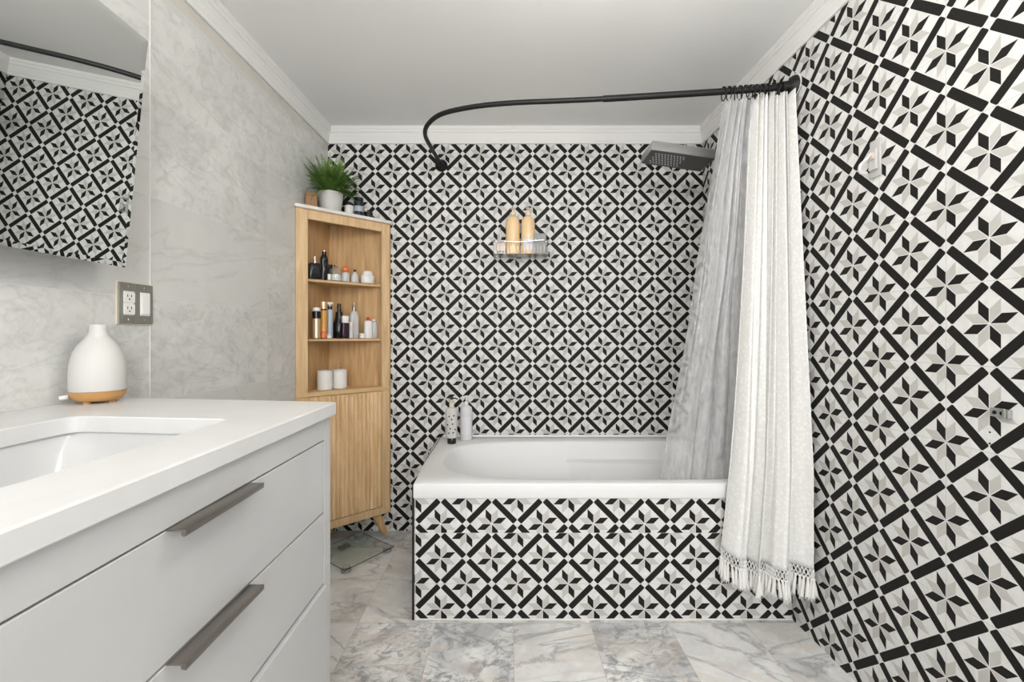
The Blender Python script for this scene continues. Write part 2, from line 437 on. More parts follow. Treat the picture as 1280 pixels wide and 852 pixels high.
slab('wall_right', [(XR, YB, 0), (XR, YF, 0), (XR, YF, CEIL), (XR, YB, CEIL)], (1, 0, 0), M['tile_r'])
slab('wall_left', [(XL(YB), YB, 0), (XL(YF), YF, 0), (XL(YF), YF, CEIL), (XL(YB), YB, CEIL)], (-1, 0, 0), M['wall_l'])
slab('wall_front', [(XL(YF), YF, 0), (XR, YF, 0), (XR, YF, CEIL), (XL(YF), YF, CEIL)], (0, -1, 0), M['plaster'])

# crown moulding: profile (distance from wall, height below ceiling) swept along each wall with mitred ends
CP = [(0.0, -0.094), (0.008, -0.094), (0.010, -0.086), (0.010, -0.078), (0.013, -0.072), (0.016, -0.058), (0.021, -0.046),
      (0.022, -0.040), (0.020, -0.036), (0.025, -0.034), (0.027, -0.024), (0.026, -0.020), (0.030, -0.017), (0.031, -0.006), (0.031, 0.0), (0.0, 0.0)]
def crown(name, fa, fb):
    bm = BM()
    A = [bm.verts.new(fa(d, h)) for d, h in CP]; B = [bm.verts.new(fb(d, h)) for d, h in CP]
    n = len(A)
    for i in range(n): bm.faces.new((A[i], A[(i+1) % n], B[(i+1) % n], B[i]))
    bm.faces.new(A); bm.faces.new(B[::-1])
    tag(link(name, bm, M['crown']), kind='structure')
e = 0.0005
crown('trim_1', lambda d, h: (XL(YB)+d+e, YB-d-e, CEIL+h-e), lambda d, h: (XR-d-e, YB-d-e, CEIL+h-e))
crown('trim_2', lambda d, h: (XL(YB)+d+e, YB-d-e, CEIL+h-e), lambda d, h: (XL(YF)+d+e, YF+e, CEIL+h-e))
crown('trim_3', lambda d, h: (XR-d-e, YB-d-e, CEIL+h-e), lambda d, h: (XR-d-e, YF+e, CEIL+h-e))
# white sealant line down the marble joint beside the outlet
bm = BM(); ys = 1.317; tube(bm, [(XL(ys)+0.0005, ys, 0.0), (XL(ys)+0.0005, ys, CEIL-0.094)], 0.0016, 6)
tag(link('trim_4', bm, M['crown']), kind='structure')

# added out of view for light: glowing panel behind the viewer, ceiling globes
bm = BM(); box(bm, -0.25, 0.75, YF+0.001, YF+0.02, 0.95, 2.05, 0.004)
wn = tag(link('fill_panel_1', bm, M['emit']), kind='structure')
for lab, (pos, size, pw, lz) in zip(('frosted globe ceiling light added out of view in front of the bathtub', 'larger frosted globe ceiling light added out of view behind the viewer'), FILL_LAMPS):
    t = thing('added_ceiling_light', lab, 'light', (pos[0], pos[1], CEIL))
    bm = BM(); lathe(bm, [(0, -0.001), (0.06, -0.001), (0.06, -0.012), (0.02, -0.02), (0.02, lz-CEIL+size-0.004), (0, lz-CEIL+size-0.004)], 32)
    link('canopy', bm, M['crown'], t, True, angle=0.6)
    bm = BM(); bmesh.ops.create_uvsphere(bm, u_segments=32, v_segments=18, radius=size*0.96, matrix=Matrix.Translation((0, 0, lz-CEIL)))
    link('globe', bm, M['globe'], t, True)

# ================================================================== BATHTUB
tx0, tx1, ty0, ty1, tz = -0.3694, XR-0.002, 1.731, YB-0.002, 0.545
tub = thing('bathtub', 'white built-in bathtub with tiled front under the black curved rod', 'bathtub', (0.386, 2.13, 0))
def sup(cx, cy, hx, hy, z, pw, n=128):
    out = []
    for k in range(n):
        a = 2*PI*(k+0.5)/n; ca, sa = math.cos(a), math.sin(a)
        d = (abs(ca)**pw+abs(sa)**pw)**(1/pw); out.append(Vector((cx+hx*ca/d, cy+hy*sa/d, z)))
    return out
def loops(bm, LL, mi=0):
    R = [[bm.verts.new(p) for p in L] for L in LL]; n = len(R[0])
    for A, B in zip(R, R[1:]):
        for k in range(n): bm.faces.new((A[k], A[(k+1) % n], B[(k+1) % n], B[k])).material_index = mi
    return R
ocx, ocy, ohx, ohy = (tx0+tx1)/2, (ty0+ty1)/2, (tx1-tx0)/2, (ty1-ty0)/2
ix0, ix1, iy0, iy1 = -0.298, 1.06, 1.787, 2.435
icx, icy, ihx, ihy = (ix0+ix1)/2, (iy0+iy1)/2, (ix1-ix0)/2, (iy1-iy0)/2
def inner(x0, x1, y0, y1, z, pw, ledge=0.0):
    L = sup((x0+x1)/2, (y0+y1)/2, (x1-x0)/2, (y1-y0)/2, z, pw)
    L2 = sup((x0+x1)/2, (y0+y1)/2, (x1-x0)/2, (y1-y0)/2, z, pw+4.5)      # the foot end is squarer than the head end
    L = [b if b.x > (x0+x1)/2 else a for a, b in zip(L, L2)]
    if ledge:
        for p in L:
            s = 1/(1+math.exp(-(p.x-0.38)/0.07)); cy = (y0+y1)/2
            p.y = cy+(p.y-cy)*(1-ledge*s)
    return L
def rect(inset, z, n=128):
    L = sup(ocx, ocy, ohx-inset, ohy-inset, z, 60, n)
    for sx in (-1, 1):
        for sy in (-1, 1):
            t = Vector((ocx+sx*(ohx-inset), ocy+sy*(ohy-inset), z)); k = min(range(n), key=lambda i: (L[i]-t).length); L[k] = t
    for p in L:
        if abs(abs(p.x-ocx)-(ohx-inset)) < 0.02 and abs(p.y-ocy) < ohy-inset-1e-6: p.x = ocx+math.copysign(ohx-inset, p.x-ocx)
        if abs(abs(p.y-ocy)-(ohy-inset)) < 0.02 and abs(p.x-ocx) < ohx-inset-1e-6: p.y = ocy+math.copysign(ohy-inset, p.y-ocy)
    return L
LL = [rect(0.03, 0.487), rect(0.001, 0.487), rect(0, 0.490), rect(0, 0.540), rect(0.0015, 0.5435), rect(0.004, tz)]
LL += [inner(ix0-0.006, ix1+0.006, iy0-0.006, iy1+0.006, tz, 3.2), inner(ix0, ix1, iy0, iy1, tz-0.002, 3.2),
       inner(ix0+0.008, ix1-0.005, iy0+0.005, iy1-0.006, tz-0.012, 3.2), inner(ix0+0.03, ix1-0.012, iy0+0.012, iy1-0.015, tz-0.05, 3.2),
       inner(ix0+0.055, ix1-0.018, iy0+0.018, iy1-0.022, tz-0.095, 3.2), inner(ix0+0.06, ix1-0.02, iy0+0.022, iy1-0.028, tz-0.105, 3.2, 0.13),
       inner(ix0+0.12, ix1-0.035, iy0+0.035, iy1-0.045, tz-0.2, 3.2, 0.14), inner(ix0+0.19, ix1-0.05, iy0+0.05, iy1-0.07, tz-0.31, 3.3, 0.12),
       inner(ix0+0.23, ix1-0.07, iy0+0.07, iy1-0.09, tz-0.37, 3.3, 0.10), inner(ix0+0.29, ix1-0.12, iy0+0.12, iy1-0.14, tz-0.395, 3.2, 0.05),
       inner(icx-0.1, icx+0.1, icy-0.05, icy+0.05, tz-0.40, 2.5)]
bm = BM(); R = loops(bm, LL); bm.faces.new(R[-1]); rel(link('basin', bm, M['acryl'], tub, True, angle=0.9), tub)
# raised lip along the wall
bm = BM(); box(bm, tx0+0.002, tx1, YB-0.014, YB-0.002, tz+0.0005, tz+0.014, 0.004)
box(bm, tx1-0.012, tx1, ty0+0.02, YB-0.014, tz+0.0005, tz+0.014, 0.004)
rel(link('wall_bead', bm, M['acryl'], tub), tub)
bm = BM(); box(bm, tx0+0.003, tx1, 1.738, 1.80, 0.001, 0.486); rel(link('tiled_apron', bm, M['tile_t'], tub), tub)
bm = BM(); prism(bm, [(tx0-0.002, 1.746), (tx0-0.0005, 1.746), (tx0-0.0005, YB-0.004), (tx0-0.036, YB-0.004)], 0.001, 0.538); rel(link('side_panel', bm, M['tile_t'], tub), tub)
bm = BM(); box(bm, tx0-0.006, tx0+0.0025, 1.733, 1.745, 0.001, 0.486, 0.0008); box(bm, tx0-0.006, tx0-0.001, 1.733, 1.745, 0.4865, 0.538, 0.0008); rel(link('edge_trim', bm, M['rubber'], tub), tub)
bm = BM(); box(bm, tx0+0.004, tx1, 1.7335, 1.738, 0.0005, 0.006, 0.0015); rel(link('sealant', bm, M['crown'], tub), tub)
bm = BM(); lathe(bm, [(0, 0.004), (0.02, 0.004), (0.028, 0.001), (0.028, -0.002)], 24, (0.85, 2.1, tz-0.397)); rel(link('drain', bm, M['chrome'], tub, True), tub)

# ================================================================== VANITY
FX = -0.438                     # drawer face plane
def XLc(y): return XL(y)+0.0015
van = thing('vanity_cabinet', 'white lacquered bathroom vanity with wide drawers and edge pulls', 'vanity', (-0.75, 0.65, 0))
vy0, vy1 = 0.21, 1.085
bm = BM()
prism(bm, [(FX-0.022, vy0), (FX-0.022, vy1), (XLc(vy1)+0.002, vy1+0.06), (XLc(vy0)+0.002, vy0)], 0.09, 0.10)
# sides, back and dividers are separate boards so the sink fits inside
prism(bm, [(FX-0.022, vy1-0.018), (FX-0.022, vy1), (XLc(vy1)+0.002, vy1+0.06), (XLc(vy1)+0.002, vy1+0.042)], 0.0005, 0.9325)
prism(bm, [(FX-0.022, vy0), (FX-0.022, vy0+0.018), (XLc(vy0)+0.002, vy0+0.018), (XLc(vy0)+0.002, vy0)], 0.0005, 0.9325)
rel(link('cabinet_body', bm, M['lacquer'], van), van)
bm = BM()
box(bm, FX-0.022, FX, 1.050, vy1, 0.0005, 0.9325, 0.001)
box(bm, FX-0.022, FX, vy0, 0.25, 0.0005, 0.9325, 0.001)
box(bm, FX-0.022, FX, 0.2505, 1.0495, 0.8815, 0.9325, 0.001)
box(bm, FX-0.022, FX, 0.2505, 1.0495, 0.0005, 0.12, 0.001)
rel(link('face_frame', bm, M['lacquer'], van), van)
def handle(parent, ztop):
    bm = BM(); y0, y1 = 0.560, 0.741
    # flat top plate with a rounded lip turned down along its front
    box(bm, FX+0.0005, FX+0.0265, y0, y1, ztop, ztop+0.0022, 0.0006)
    box(bm, FX+0.0245, FX+0.0265, y0, y1, ztop-0.006, ztop+0.0005, 0.0006)
    tube(bm, [(FX+0.0205, y0+0.004, ztop-0.0045), (FX+0.0205, y1-0.004, ztop-0.0045)], 0.0038, 12)
    o = link('drawer_pull', bm, M['nickel'], parent, True, angle=0.6); return o
for i, (z0, z1, dx, lab) in enumerate(((0.7100, 0.8785, 0, None), (0.5395, 0.7060, 0, None), (0.123, 0.533, 0.008, None))):
    bm = BM(); box(bm, FX-0.018+dx, FX+dx, 0.253, 1.047, z0, z1, 0.0012)
    d = rel(link('drawer', bm, M['lacquer'], van), van)
    bm = BM(); box(bm, (FX-0.10 if i == 0 else FX-0.3), FX-0.02, 0.27, 1.03, z0+0.01, z1-0.06); rel(link('drawer_box', bm, M['lacquer'], d), van)
    if i < 2: rel(handle(d, z1+0.0005), van)

# worktop with a cut-out
def outer_loop(poly, c, n, z, inset=0.0):
    out = []
    P = [Vector((p[0], p[1])) for p in poly]; cc = Vector(c)
    for k in range(n):
        a = 2*PI*(k+0.5)/n; d = Vector((math.cos(a), math.sin(a))); best = None
        for i in range(len(P)):
            p, q = P[i], P[(i+1) % len(P)]; ed = q-p
            den = d.x*ed.y-d.y*ed.x
            if abs(den) < 1e-9: continue
            t = ((p.x-cc.x)*ed.y-(p.y-cc.y)*ed.x)/den; s = ((p.x-cc.x)*d.y-(p.y-cc.y)*d.x)/den
            if t > 0 and -1e-6 <= s <= 1+1e-6 and (best is None or t < best): best = t
        v = cc+d*(best-inset); out.append(Vector((v.x, v.y, z)))
    # snap the nearest samples onto the corners
    for p in P:
        tgt = p+(cc-p).normalized()*inset*1.3
        k = min(range(n), key=lambda i: (out[i].xy-tgt).length); out[k] = Vector((tgt.x, tgt.y, z))
    return out
cz1, cz0 = 0.965, 0.933
cpoly = [(-0.4286, 0.18), (-0.4286, 1.097), (XLc(1.183), 1.183), (XLc(0.18), 0.18)]
sc_, sx_, sy_ = (-0.722, 0.672), 0.172, 0.213
NN = 256
def sinkloop(dx, dy, z, pw=16):
    L = []
    for k in range(NN):
        a = 2*PI*(k+0.5)/NN; ca, sa = math.cos(a), math.sin(a)
        hx, hy = sx_+dx, sy_+dy
        d = ((abs(ca)/hx)**pw+(abs(sa)/hy)**pw)**(1/pw)
        x, y = ca/d, sa/d
        y += -x*0.10*max(0, y)/hy     # the far end follows the slanted end of the worktop
        L.append(Vector((sc_[0]+x, sc_[1]+y, z)))
    return L
bm = BM()
R = loops(bm, [sinkloop(0, 0, cz0), sinkloop(0, 0, cz1-0.002), sinkloop(0.002, 0.002, cz1), outer_loop(cpoly, sc_, NN, cz1, 0.003),
               outer_loop(cpoly, sc_, NN, cz1-0.003), outer_loop(cpoly, sc_, NN, cz0+0.002), outer_loop(cpoly, sc_, NN, cz0, 0.002)])
for k in range(NN): bm.faces.new((R[-1][k], R[-1][(k+1) % NN], R[0][(k+1) % NN], R[0][k]))
tag(link('countertop', bm, M['quartz'], None, True, angle=0.5), 'white speckled stone worktop of the vanity with a sink cut-out', 'countertop')
# sink
sk = thing('sink', 'white undermount ceramic sink set in the vanity worktop', 'sink', (sc_[0], sc_[1], 0.80))
bm = BM()
R = loops(bm, [sinkloop(0.022, 0.022, cz0-0.012), sinkloop(0.022, 0.022, cz0-0.001), sinkloop(0.006, 0.006, cz0-0.001), sinkloop(0.004, 0.004, cz0-0.01), sinkloop(0.0, 0.0, cz0-0.03, 6),
               sinkloop(-0.012, -0.02, cz0-0.09, 5), sinkloop(-0.03, -0.045, cz0-0.125, 4), sinkloop(-0.07, -0.09, cz0-0.138, 3), sinkloop(-0.15, -0.19, cz0-0.142, 2),
               ])
bm.faces.new(R[-1]); o = rel(link('bowl', bm, M['ceramic'], sk, True, angle=0.9), sk)
bm = BM(); lathe(bm, [(0, 0.004), (0.016, 0.004), (0.022, 0.001), (0.022, -0.002)], 24, (sc_[0], sc_[1], cz0-0.1415)); rel(link('drain', bm, M['chrome'], sk, True), sk)

# ------------------------------------------------------------------ diffuser on the worktop
dp = (-1.020, 1.090, cz1)
df = thing('aroma_diffuser', 'white bottle-shaped aroma diffuser with bamboo base on the vanity', 'diffuser', dp)
DR = 0.77
def dl(prof): return [(r_*DR, z_) for r_, z_ in prof]
bm = BM(); lathe(bm, dl([(0, 0.0305), (0.0695, 0.0305), (0.0712, 0.034), (0.0714, 0.070), (0.0695, 0.098), (0.0620, 0.124), (0.0500, 0.143), (0.0360, 0.157),
                      (0.0270, 0.166), (0.0235, 0.174), (0.0225, 0.184), (0.0225, 0.192), (0.0210, 0.194), (0.0170, 0.194), (0.0150, 0.191), (0.0, 0.187)]), 48)
link('body', bm, M['matwhite'], df, True, angle=0.9)
bm = BM(); lathe(bm, dl([(0, 0.006), (0.050, 0.006), (0.058, 0.009), (0.067, 0.019), (0.0708, 0.0300), (0, 0.0300)]), 48)
for k in range(3):
    a = k*2.094+0.4; lathe(bm, [(0, 0), (0.009, 0), (0.009, 0.007), (0, 0.007)], 12, (0.026*math.cos(a), 0.026*math.sin(a), 0))
link('base', bm, M['bamboo'], df, True, angle=0.6)
bm = BM(); tube(bm, [(-0.040, -0.035, 0.018), (-0.052, -0.045, 0.016)], [0.006, 0.005], 10); link('power_plug', bm, M['white'], df, True)

# ------------------------------------------------------------------ mirror, leaning forward from the wall
mlo, mhi = Vector((-0.995, 0, 1.309)), Vector((-0.936, 0, 1.901))
tilt = math.atan2(mhi.x-mlo.x, mhi.z-mlo.z)
mir = thing('wall_mirror', 'frameless rectangular mirror tilted forward on the marble wall', 'mirror', (-0.995, 1.139, 1.309))
rot = Matrix.Rotation(tilt, 4, 'Y')
H = (mhi-mlo).length; W = 0.92
def mirbm(x0, x1, y0, y1, z0, z1, bev=0.0):
    bm = BM(); box(bm, x0, x1, y0, y1, z0, z1, bev, rot, seg=1); return bm
link('backing', mirbm(-0.006, -0.0005, -W+0.002, -0.002, 0.002, H-0.002), M['sponge'], mir)
link('rear_frame', mirbm(-0.060, -0.0065, -W+0.08, -0.08, 0.08, H-0.08), M['lacquer'], mir)
# glass with a ground bevel round its edge
t = BM(); bw = 0.012
o_ = [(0.0, -W, 0.0), (0.0, 0.0, 0.0), (0.0, 0.0, H), (0.0, -W, H)]
i_ = [(0.0022, -W+bw, bw), (0.0022, -bw, bw), (0.0022, -bw, H-bw), (0.0022, -W+bw, H-bw)]
a = [t.verts.new(p) for p in o_]; b = [t.verts.new(p) for p in i_]
t.faces.new(b); t.faces.new(a[::-1])
for k in range(4): t.faces.new((a[k], a[(k+1) % 4], b[(k+1) % 4], b[k]))
t.transform(rot); link('mirror_glass', t, M['mirror'], mir)
for q in (0.25, W-0.25):
    bm = BM(); tube(bm, [(-0.0605, -q, H*0.80), (-0.145, -q, H*0.86)], 0.005, 8); bm.transform(rot); link('mount', bm, M['steel'], mir)
vl = thing('added_vanity_light', 'chrome light bar with three white globes, added unseen above the mirror', 'wall light', (-1.09, 0.47, 2.13))  # bar added out of view to brighten ceiling and right wall
bm = BM(); box(bm, -0.012, 0.012, -0.33, 0.33, -0.03, 0.03, 0.004); link('back_bar', bm, M['chrome'], vl)
for gy in VANITY_Y:
    bm = BM(); tube(bm, [(0.0125, gy-0.47, 0), (0.055, gy-0.47, 0)], 0.012, 12); link('arm', bm, M['chrome'], vl, True)
    bm = BM(); bmesh.ops.create_uvsphere(bm, u_segments=24, v_segments=14, radius=0.05, matrix=Matrix.Translation((0.10, gy-0.47, 0))); g_ = link('globe', bm, M['globe'], vl, True)

# ------------------------------------------------------------------ outlet plate
def wall_pt(px, py):            # point of the left wall seen at a pixel
    k = (VX-px)/F; y = (1.037+0.033*YB)/(k+0.033); return Vector((XL(y), y, CH+(VY-py)*y/F))
p0, p1 = wall_pt(145, 405.5), wall_pt(188, 405.5)
plc = (wall_pt(145, 380)+wall_pt(188, 380))/2
pw_, ph_ = (p1-p0).length, 0.116
pl = thing('outlet_plate', 'dark steel double wall plate with outlet and rocker switch', 'wall plate', plc, math.atan(-0.033))
pl.location.z = CH+(VY-379.5)*plc.y/F
bm = BM(); box(bm, 0.0005, 0.0040, -pw_/2-0.003, pw_/2+0.003, -ph_/2-0.003, ph_/2+0.003, 0.001); link('gasket', bm, M['cream'], pl)
bm = BM(); box(bm, 0.0045, 0.0085, -pw_/2, pw_/2, -ph_/2, ph_/2, 0.0018); link('plate', bm, M['plate'], pl)
g = pw_/2*0.47
bm = BM()
for s in (-1, 1): box(bm, 0.009, 0.0115, -g-0.0165, -g+0.0165, s*0.017-0.0145, s*0.017+0.0145, 0.003)
box(bm, 0.0086, 0.0095, -g-0.0165, -g+0.0165, -0.034, 0.034, 0.0005)
rc = link('outlet', bm, M['white'], pl)
for s in (-1, 1):
    for q in (-0.006, 0.006):
        bm = BM(); box(bm, 0.0113, 0.0118, -g+q-0.0011, -g+q+0.0011, s*0.017, s*0.017+0.007); link('slot', bm, M['black'], rc)
    bm = BM(); box(bm, 0.0113, 0.0118, -g-0.002, -g+0.002, s*0.017-0.008, s*0.017-0.004); link('slot', bm, M['black'], rc)
bm = BM(); box(bm, 0.0086, 0.0105, g-0.0165, g+0.0165, -0.034, 0.034, 0.0008); box(bm, 0.010, 0.014, g-0.014, g+0.014, -0.030, 0.030, 0.002); link('rocker_switch', bm, M['white'], pl)
for s in (-1, 1):
    for q in (-g, g):
        bm = BM(); lathe(bm, [(0, 0.0012), (0.0025, 0.001), (0.003, 0), (0, 0)], 12); bm.transform(Matrix.Rotation(PI/2, 4, 'Y'))
        link('screw', bm, M['chrome'], pl, True, (0.0085, q, s*0.047))

# ================================================================== CORNER CABINET
CA = Vector((-1.043, 2.16)); CB = Vector((-0.668, 2.50)); cdv = (CB-CA).normalized(); cn = Vector((cdv.y, -cdv.x)); CL = (CB-CA).length
def cp(u, w): return CA+cdv*u+cn*w
def cabu(px, w):                # where the line at depth w behind the front meets an image column
    k = (px-VX)/F; b0 = CA+cn*w
    return (k*b0.y-b0.x)/(cdv.x-k*cdv.y)
def cab_pt(px, w): p = cp(cabu(px, w), w); return p
cang = math.atan2(cdv.y, cdv.x)
CM = Matrix.Translation((CA.x, CA.y, 0)) @ Matrix.Rotation(cang, 4, 'Z')   # local x along the front, local y into the corner
cab = thing('corner_cabinet', 'tall oak corner cabinet with open shelves above fluted doors', 'cabinet', (-0.9, 2.4, 0))
Cc = (-1.034, 2.531); gpx = 0.003
def cl(name, bm, mat, parent=cab, **k): return rel(link(name, bm, mat, parent, **k), cab)
TOPZ = 1.770
foot = [tuple(CA+cn*-0.002), tuple(CB+cn*-0.002), (-0.668, 2.531), Cc, (-1.0395, 2.40), (-1.043, 2.17)]
def panel_left(z0, z1):
    bm = BM(); prism(bm, [(-1.045, 2.175), (-1.033, 2.175), (-1.022, 2.531), (-1.0345, 2.531)], z0, z1); return bm
def panel_right(z0, z1):
    bm = BM(); prism(bm, [(-1.022, 2.531), (-1.022, 2.519), (-0.672, 2.519), (-0.672, 2.531)], z0, z1); return bm
cl('back_panel', panel_left(0.125, TOPZ), M['oak']); cl('back_panel', panel_right(0.125, TOPZ), M['oak'])
for u0, u1 in ((0.0, 0.058), (0.458, CL)):
    bm = BM(); box(bm, u0, u1, 0.0, 0.022, 0.125, TOPZ, 0.003, CM); cl('post', bm, M['oak_pale'])
bm = BM(); box(bm, 0.0585, 0.4575, 0.001, 0.020, TOPZ-0.048, TOPZ, 0.002, CM); cl('top_rail', bm, M['oak_pale'])
def shelf_poly(off):
    a = cp(0.02, -off); b = cp(CL-0.02, -off)
    return [tuple(a), tuple(b), (-0.685, 2.518), (-1.020, 2.518), (-1.030, 2.20)]
SH = [1.425, 1.118]
for z in SH:
    bm = BM(); prism(bm, shelf_poly(0.030), z-0.014, z, 0.0015); cl('shelf', bm, M['oak_h'])
bm = BM(); q0, q1 = cp(0.0, 0.006), cp(CL, 0.006)
prism(bm, [tuple(q0), tuple(q1), (-0.668, 2.517), (-1.021, 2.517), (-1.031, 2.19)], 0.823, 0.845, 0.002); cl('middle_board', bm, M['oak_h'])
bm = BM(); q0, q1 = cp(0.0, 0.004), cp(CL, 0.004)
prism(bm, [tuple(q0), tuple(q1), (-0.668, 2.517), (-1.021, 2.517), (-1.031, 2.19)], 0.123, 0.165, 0.003); cl('base_board', bm, M['oak_pale'])
# marble top with rounded corners
bm = BM(); pts = [cp(-0.012, -0.03), cp(-0.012, 0.004), cp(-0.004, 0.013), cp(0.012, 0.016), cp(CL-0.01, 0.016), cp(CL+0.008, 0.012), cp(CL+0.012, 0.0), Vector((-0.655, 2.531)), Vector((-1.034, 2.531))]
pts[0].x = max(pts[0].x, -1.045)
prism(bm, [(max(p.x, XL(p.y)+0.003), p.y) for p in pts], TOPZ+0.0005, TOPZ+0.018, 0.004, seg=3); cl('marble_top', bm, M['ctop'], smooth=True, angle=0.6)
# fluted doors
for u0, u1 in ((0.060, 0.2685), (0.2705, 0.456)):
    bm = BM(); box(bm, u0, u1, 0.002, 0.014, 0.168, 0.820, 0.001, CM)
    n = int(round((u1-u0-0.004)/0.0232)); wd = (u1-u0-0.004)/n
    for k in range(n):
        a = u0+0.002+k*wd
        t = bmesh.new(); N = 7
        fr_, bk = [], []
        for z in (0.171, 0.817):
            fr_.append([t.verts.new((a+0.0015+(wd-0.003)*j/N, 0.0025-0.0115*math.sin(PI*j/N)**0.6, z)) for j in range(N+1)])
        for j in range(N): t.faces.new((fr_[0][j], fr_[0][j+1], fr_[1][j+1], fr_[1][j]))
        t.faces.new(fr_[0]); t.faces.new(fr_[1][::-1]); t.faces.new((fr_[0][0], fr_[0][-1], fr_[1][-1], fr_[1][0]))
        t.transform(CM); merge(bm, t)
    d = cl('door', bm, M['oak_door'])
    uh = u1-0.012 if u0 < 0.1 else u0+0.012
    bm = BM(); box(bm, uh-0.006, uh+0.006, -0.010, 0.0, 0.806, 0.8185, 0.002, CM); cl('finger_pull', bm, M['oak_pale'], d)
# splayed tapered legs
for (tu, tw, fu, fw) in ((0.070, -0.04, 0.03, -0.012), (0.435, -0.035, 0.485, -0.012), (0.25, -0.22, 0.25, -0.235)):
    bm = BM(); A = cp(tu, tw); B = cp(fu, fw); 
    rr = []
    for (p, z, h) in ((A, 0.1225, 0.026), (B, 0.001, 0.015)):
        rr.append([bm.verts.new((p.x+sx*h*cdv.x+sy*h*0.7*cn.x, p.y+sx*h*cdv.y+sy*h*0.7*cn.y, z)) for sx, sy in ((-1, -1), (1, -1), (1, 1), (-1, 1))])
    for k in range(4): bm.faces.new((rr[0][k], rr[0][(k+1) % 4], rr[1][(k+1) % 4], rr[1][k]))
    bm.faces.new(rr[0]); bm.faces.new(rr[1])
    bmesh.ops.bevel(bm, geom=bm.edges[:], offset=0.003, segments=2, affect='EDGES')
    cl('leg', bm, M['oak'])

# ------------------------------------------------------------------ small things in and on the cabinet
def bottle(name, label, cat, px, w, z, parts, group=None, rz=None, at=None):
    """parts: list of (part name, profile, material, power, sx, sy)"""
    p = at if at is not None else cab_pt(px, w)
    if len(parts) == 1:
        nm, prof, mat, pwr, sx, sy = parts[0]
        bm = BM(); lathe(bm, prof, 28, power=pwr, sx=sx, sy=sy); o = link(name, bm, M[mat], None, True, (p[0], p[1], z), angle=0.7)
        o.rotation_euler = (0, 0, cang if rz is None else rz); return tag(o, label, cat, group)
    t = thing(name, label, cat, (p[0], p[1], z), cang if rz is None else rz, group)
    for nm, prof, mat, pwr, sx, sy in parts:
        bm = BM(); lathe(bm, prof, 28, power=pwr, sx=sx, sy=sy); link(nm, bm, M[mat], t, True, angle=0.7)
    return t
def cyl(r, z0, z1, c=0.002): return [(0, z0), (r-c, z0), (r, z0+c), (r, z1-c), (r-c, z1), (0, z1)]
e_ = 0.0008
S1, S2, S3, ST = SH[0]+e_, SH[1]+e_, 0.845+e_, TOPZ+0.018+e_
# top
t = thing('wooden_box', 'small brown wooden box beside the potted fern', 'box', (*cab_pt(389.5, -0.060), ST), cang-0.35)
bm = BM(); box(bm, -0.027, 0.027, -0.027, 0.027, 0.0, 0.068, 0.002); link('body', bm, M['boxwood'], t)
bm = BM(); box(bm, -0.0275, 0.0275, -0.0275, 0.0275, 0.0685, 0.081, 0.002); link('lid', bm, M['boxwood'], t)
potp = cab_pt(413.5, -0.068)
fern = thing('potted_fern', 'bushy green fern in a white pot on top of the cabinet', 'potted plant', (*potp, ST))
bm = BM(); lathe(bm, [(0, 0.001), (0.046, 0.001), (0.050, 0.004), (0.060, 0.070), (0.0635, 0.104), (0.0620, 0.107), (0.0585, 0.107), (0.0575, 0.098), (0.0, 0.096)], 40)
link('pot', bm, M['matwhite'], fern, True, angle=0.8)
bm = BM(); lathe(bm, [(0, 0.099), (0.03, 0.100), (0.057, 0.0985), (0.057, 0.0965), (0, 0.0965)], 30); link('soil', bm, M['soil'], fern)
def frond(bm, a, length, lift, droop, mi, rnd, base):
    d = Vector((math.cos(a), math.sin(a), 0)); side0 = Vector((-math.sin(a), math.cos(a), 0))
    pts = []; N = 20
    for i in range(N+1):
        t = i/N; pts.append(base+d*(length*(t**0.9)*math.cos(lift))+Vector((0, 0, length*(math.sin(lift)*t-droop*t*t))))
    for i in range(1, N):
        t = i/N; ax = (pts[i+1]-pts[i-1]).normalized()
        ll = 0.019*math.sin(PI*min(1, t*0.85+0.15))**0.8*(0.6+0.6*rnd.random())
        for s in (-1, 1):
            sd = (side0*s+ax*0.55+Vector((0, 0, rnd.uniform(-.25, .35)))).normalized()
            wd = ax*0.0021
            p = pts[i]; q = p+sd*ll
            v = [bm.verts.new(p-wd), bm.verts.new(p+sd*ll*.5-wd*1.2), bm.verts.new(q), bm.verts.new(p+sd*ll*.5+wd*1.2), bm.verts.new(p+wd)]
            bm.faces.new(v).material_index = mi
    for i in range(N):
        s = side0*0.0007; v = [bm.verts.new(pts[i]-s), bm.verts.new(pts[i]+s), bm.verts.new(pts[i+1]+s), bm.verts.new(pts[i+1]-s)]
        bm.faces.new(v).material_index = mi
    return pts
bm = BM(); rnd = random.Random(3)
for k in range(230):
    a = rnd.uniform(0, 2*PI)
    dirx, diry = math.cos(a), math.sin(a)
    lift = rnd.uniform(0.15, 1.42)
    ln = rnd.uniform(0.13, 0.24)
    base = Vector((dirx*0.02*rnd.random(), diry*0.02*rnd.random(), 0.10))
    reach = ln*math.cos(lift)
    lim = (potp.x-XL(2.3)-0.02)/max(0.05, -dirx) if dirx < 0 else 0.15
    if diry > 0: lim = min(lim, (YB-potp.y-0.02)/max(0.05, diry))
    if reach > lim:       # near the walls the fronds stand up instead
        lift = math.acos(max(0.02, min(1, lim/ln)))
    frond(bm, a, ln*1.05, lift, rnd.uniform(0.25, 0.85)*math.cos(lift), 1 if rnd.random() < 0.2+0.5*(lift > 1.1) else 0, rnd, base)
for v in bm.verts:            # nothing grows through the wall or the pot rim
    wx, wy = v.co.x+potp.x, v.co.y+potp.y
    if wx < XL(wy)+0.006: v.co.x = XL(wy)+0.006-potp.x
    if wy > YB-0.006: v.co.y = YB-0.006-potp.y
link('fronds', bm, [M['leafd'], M['leafl']], fern)
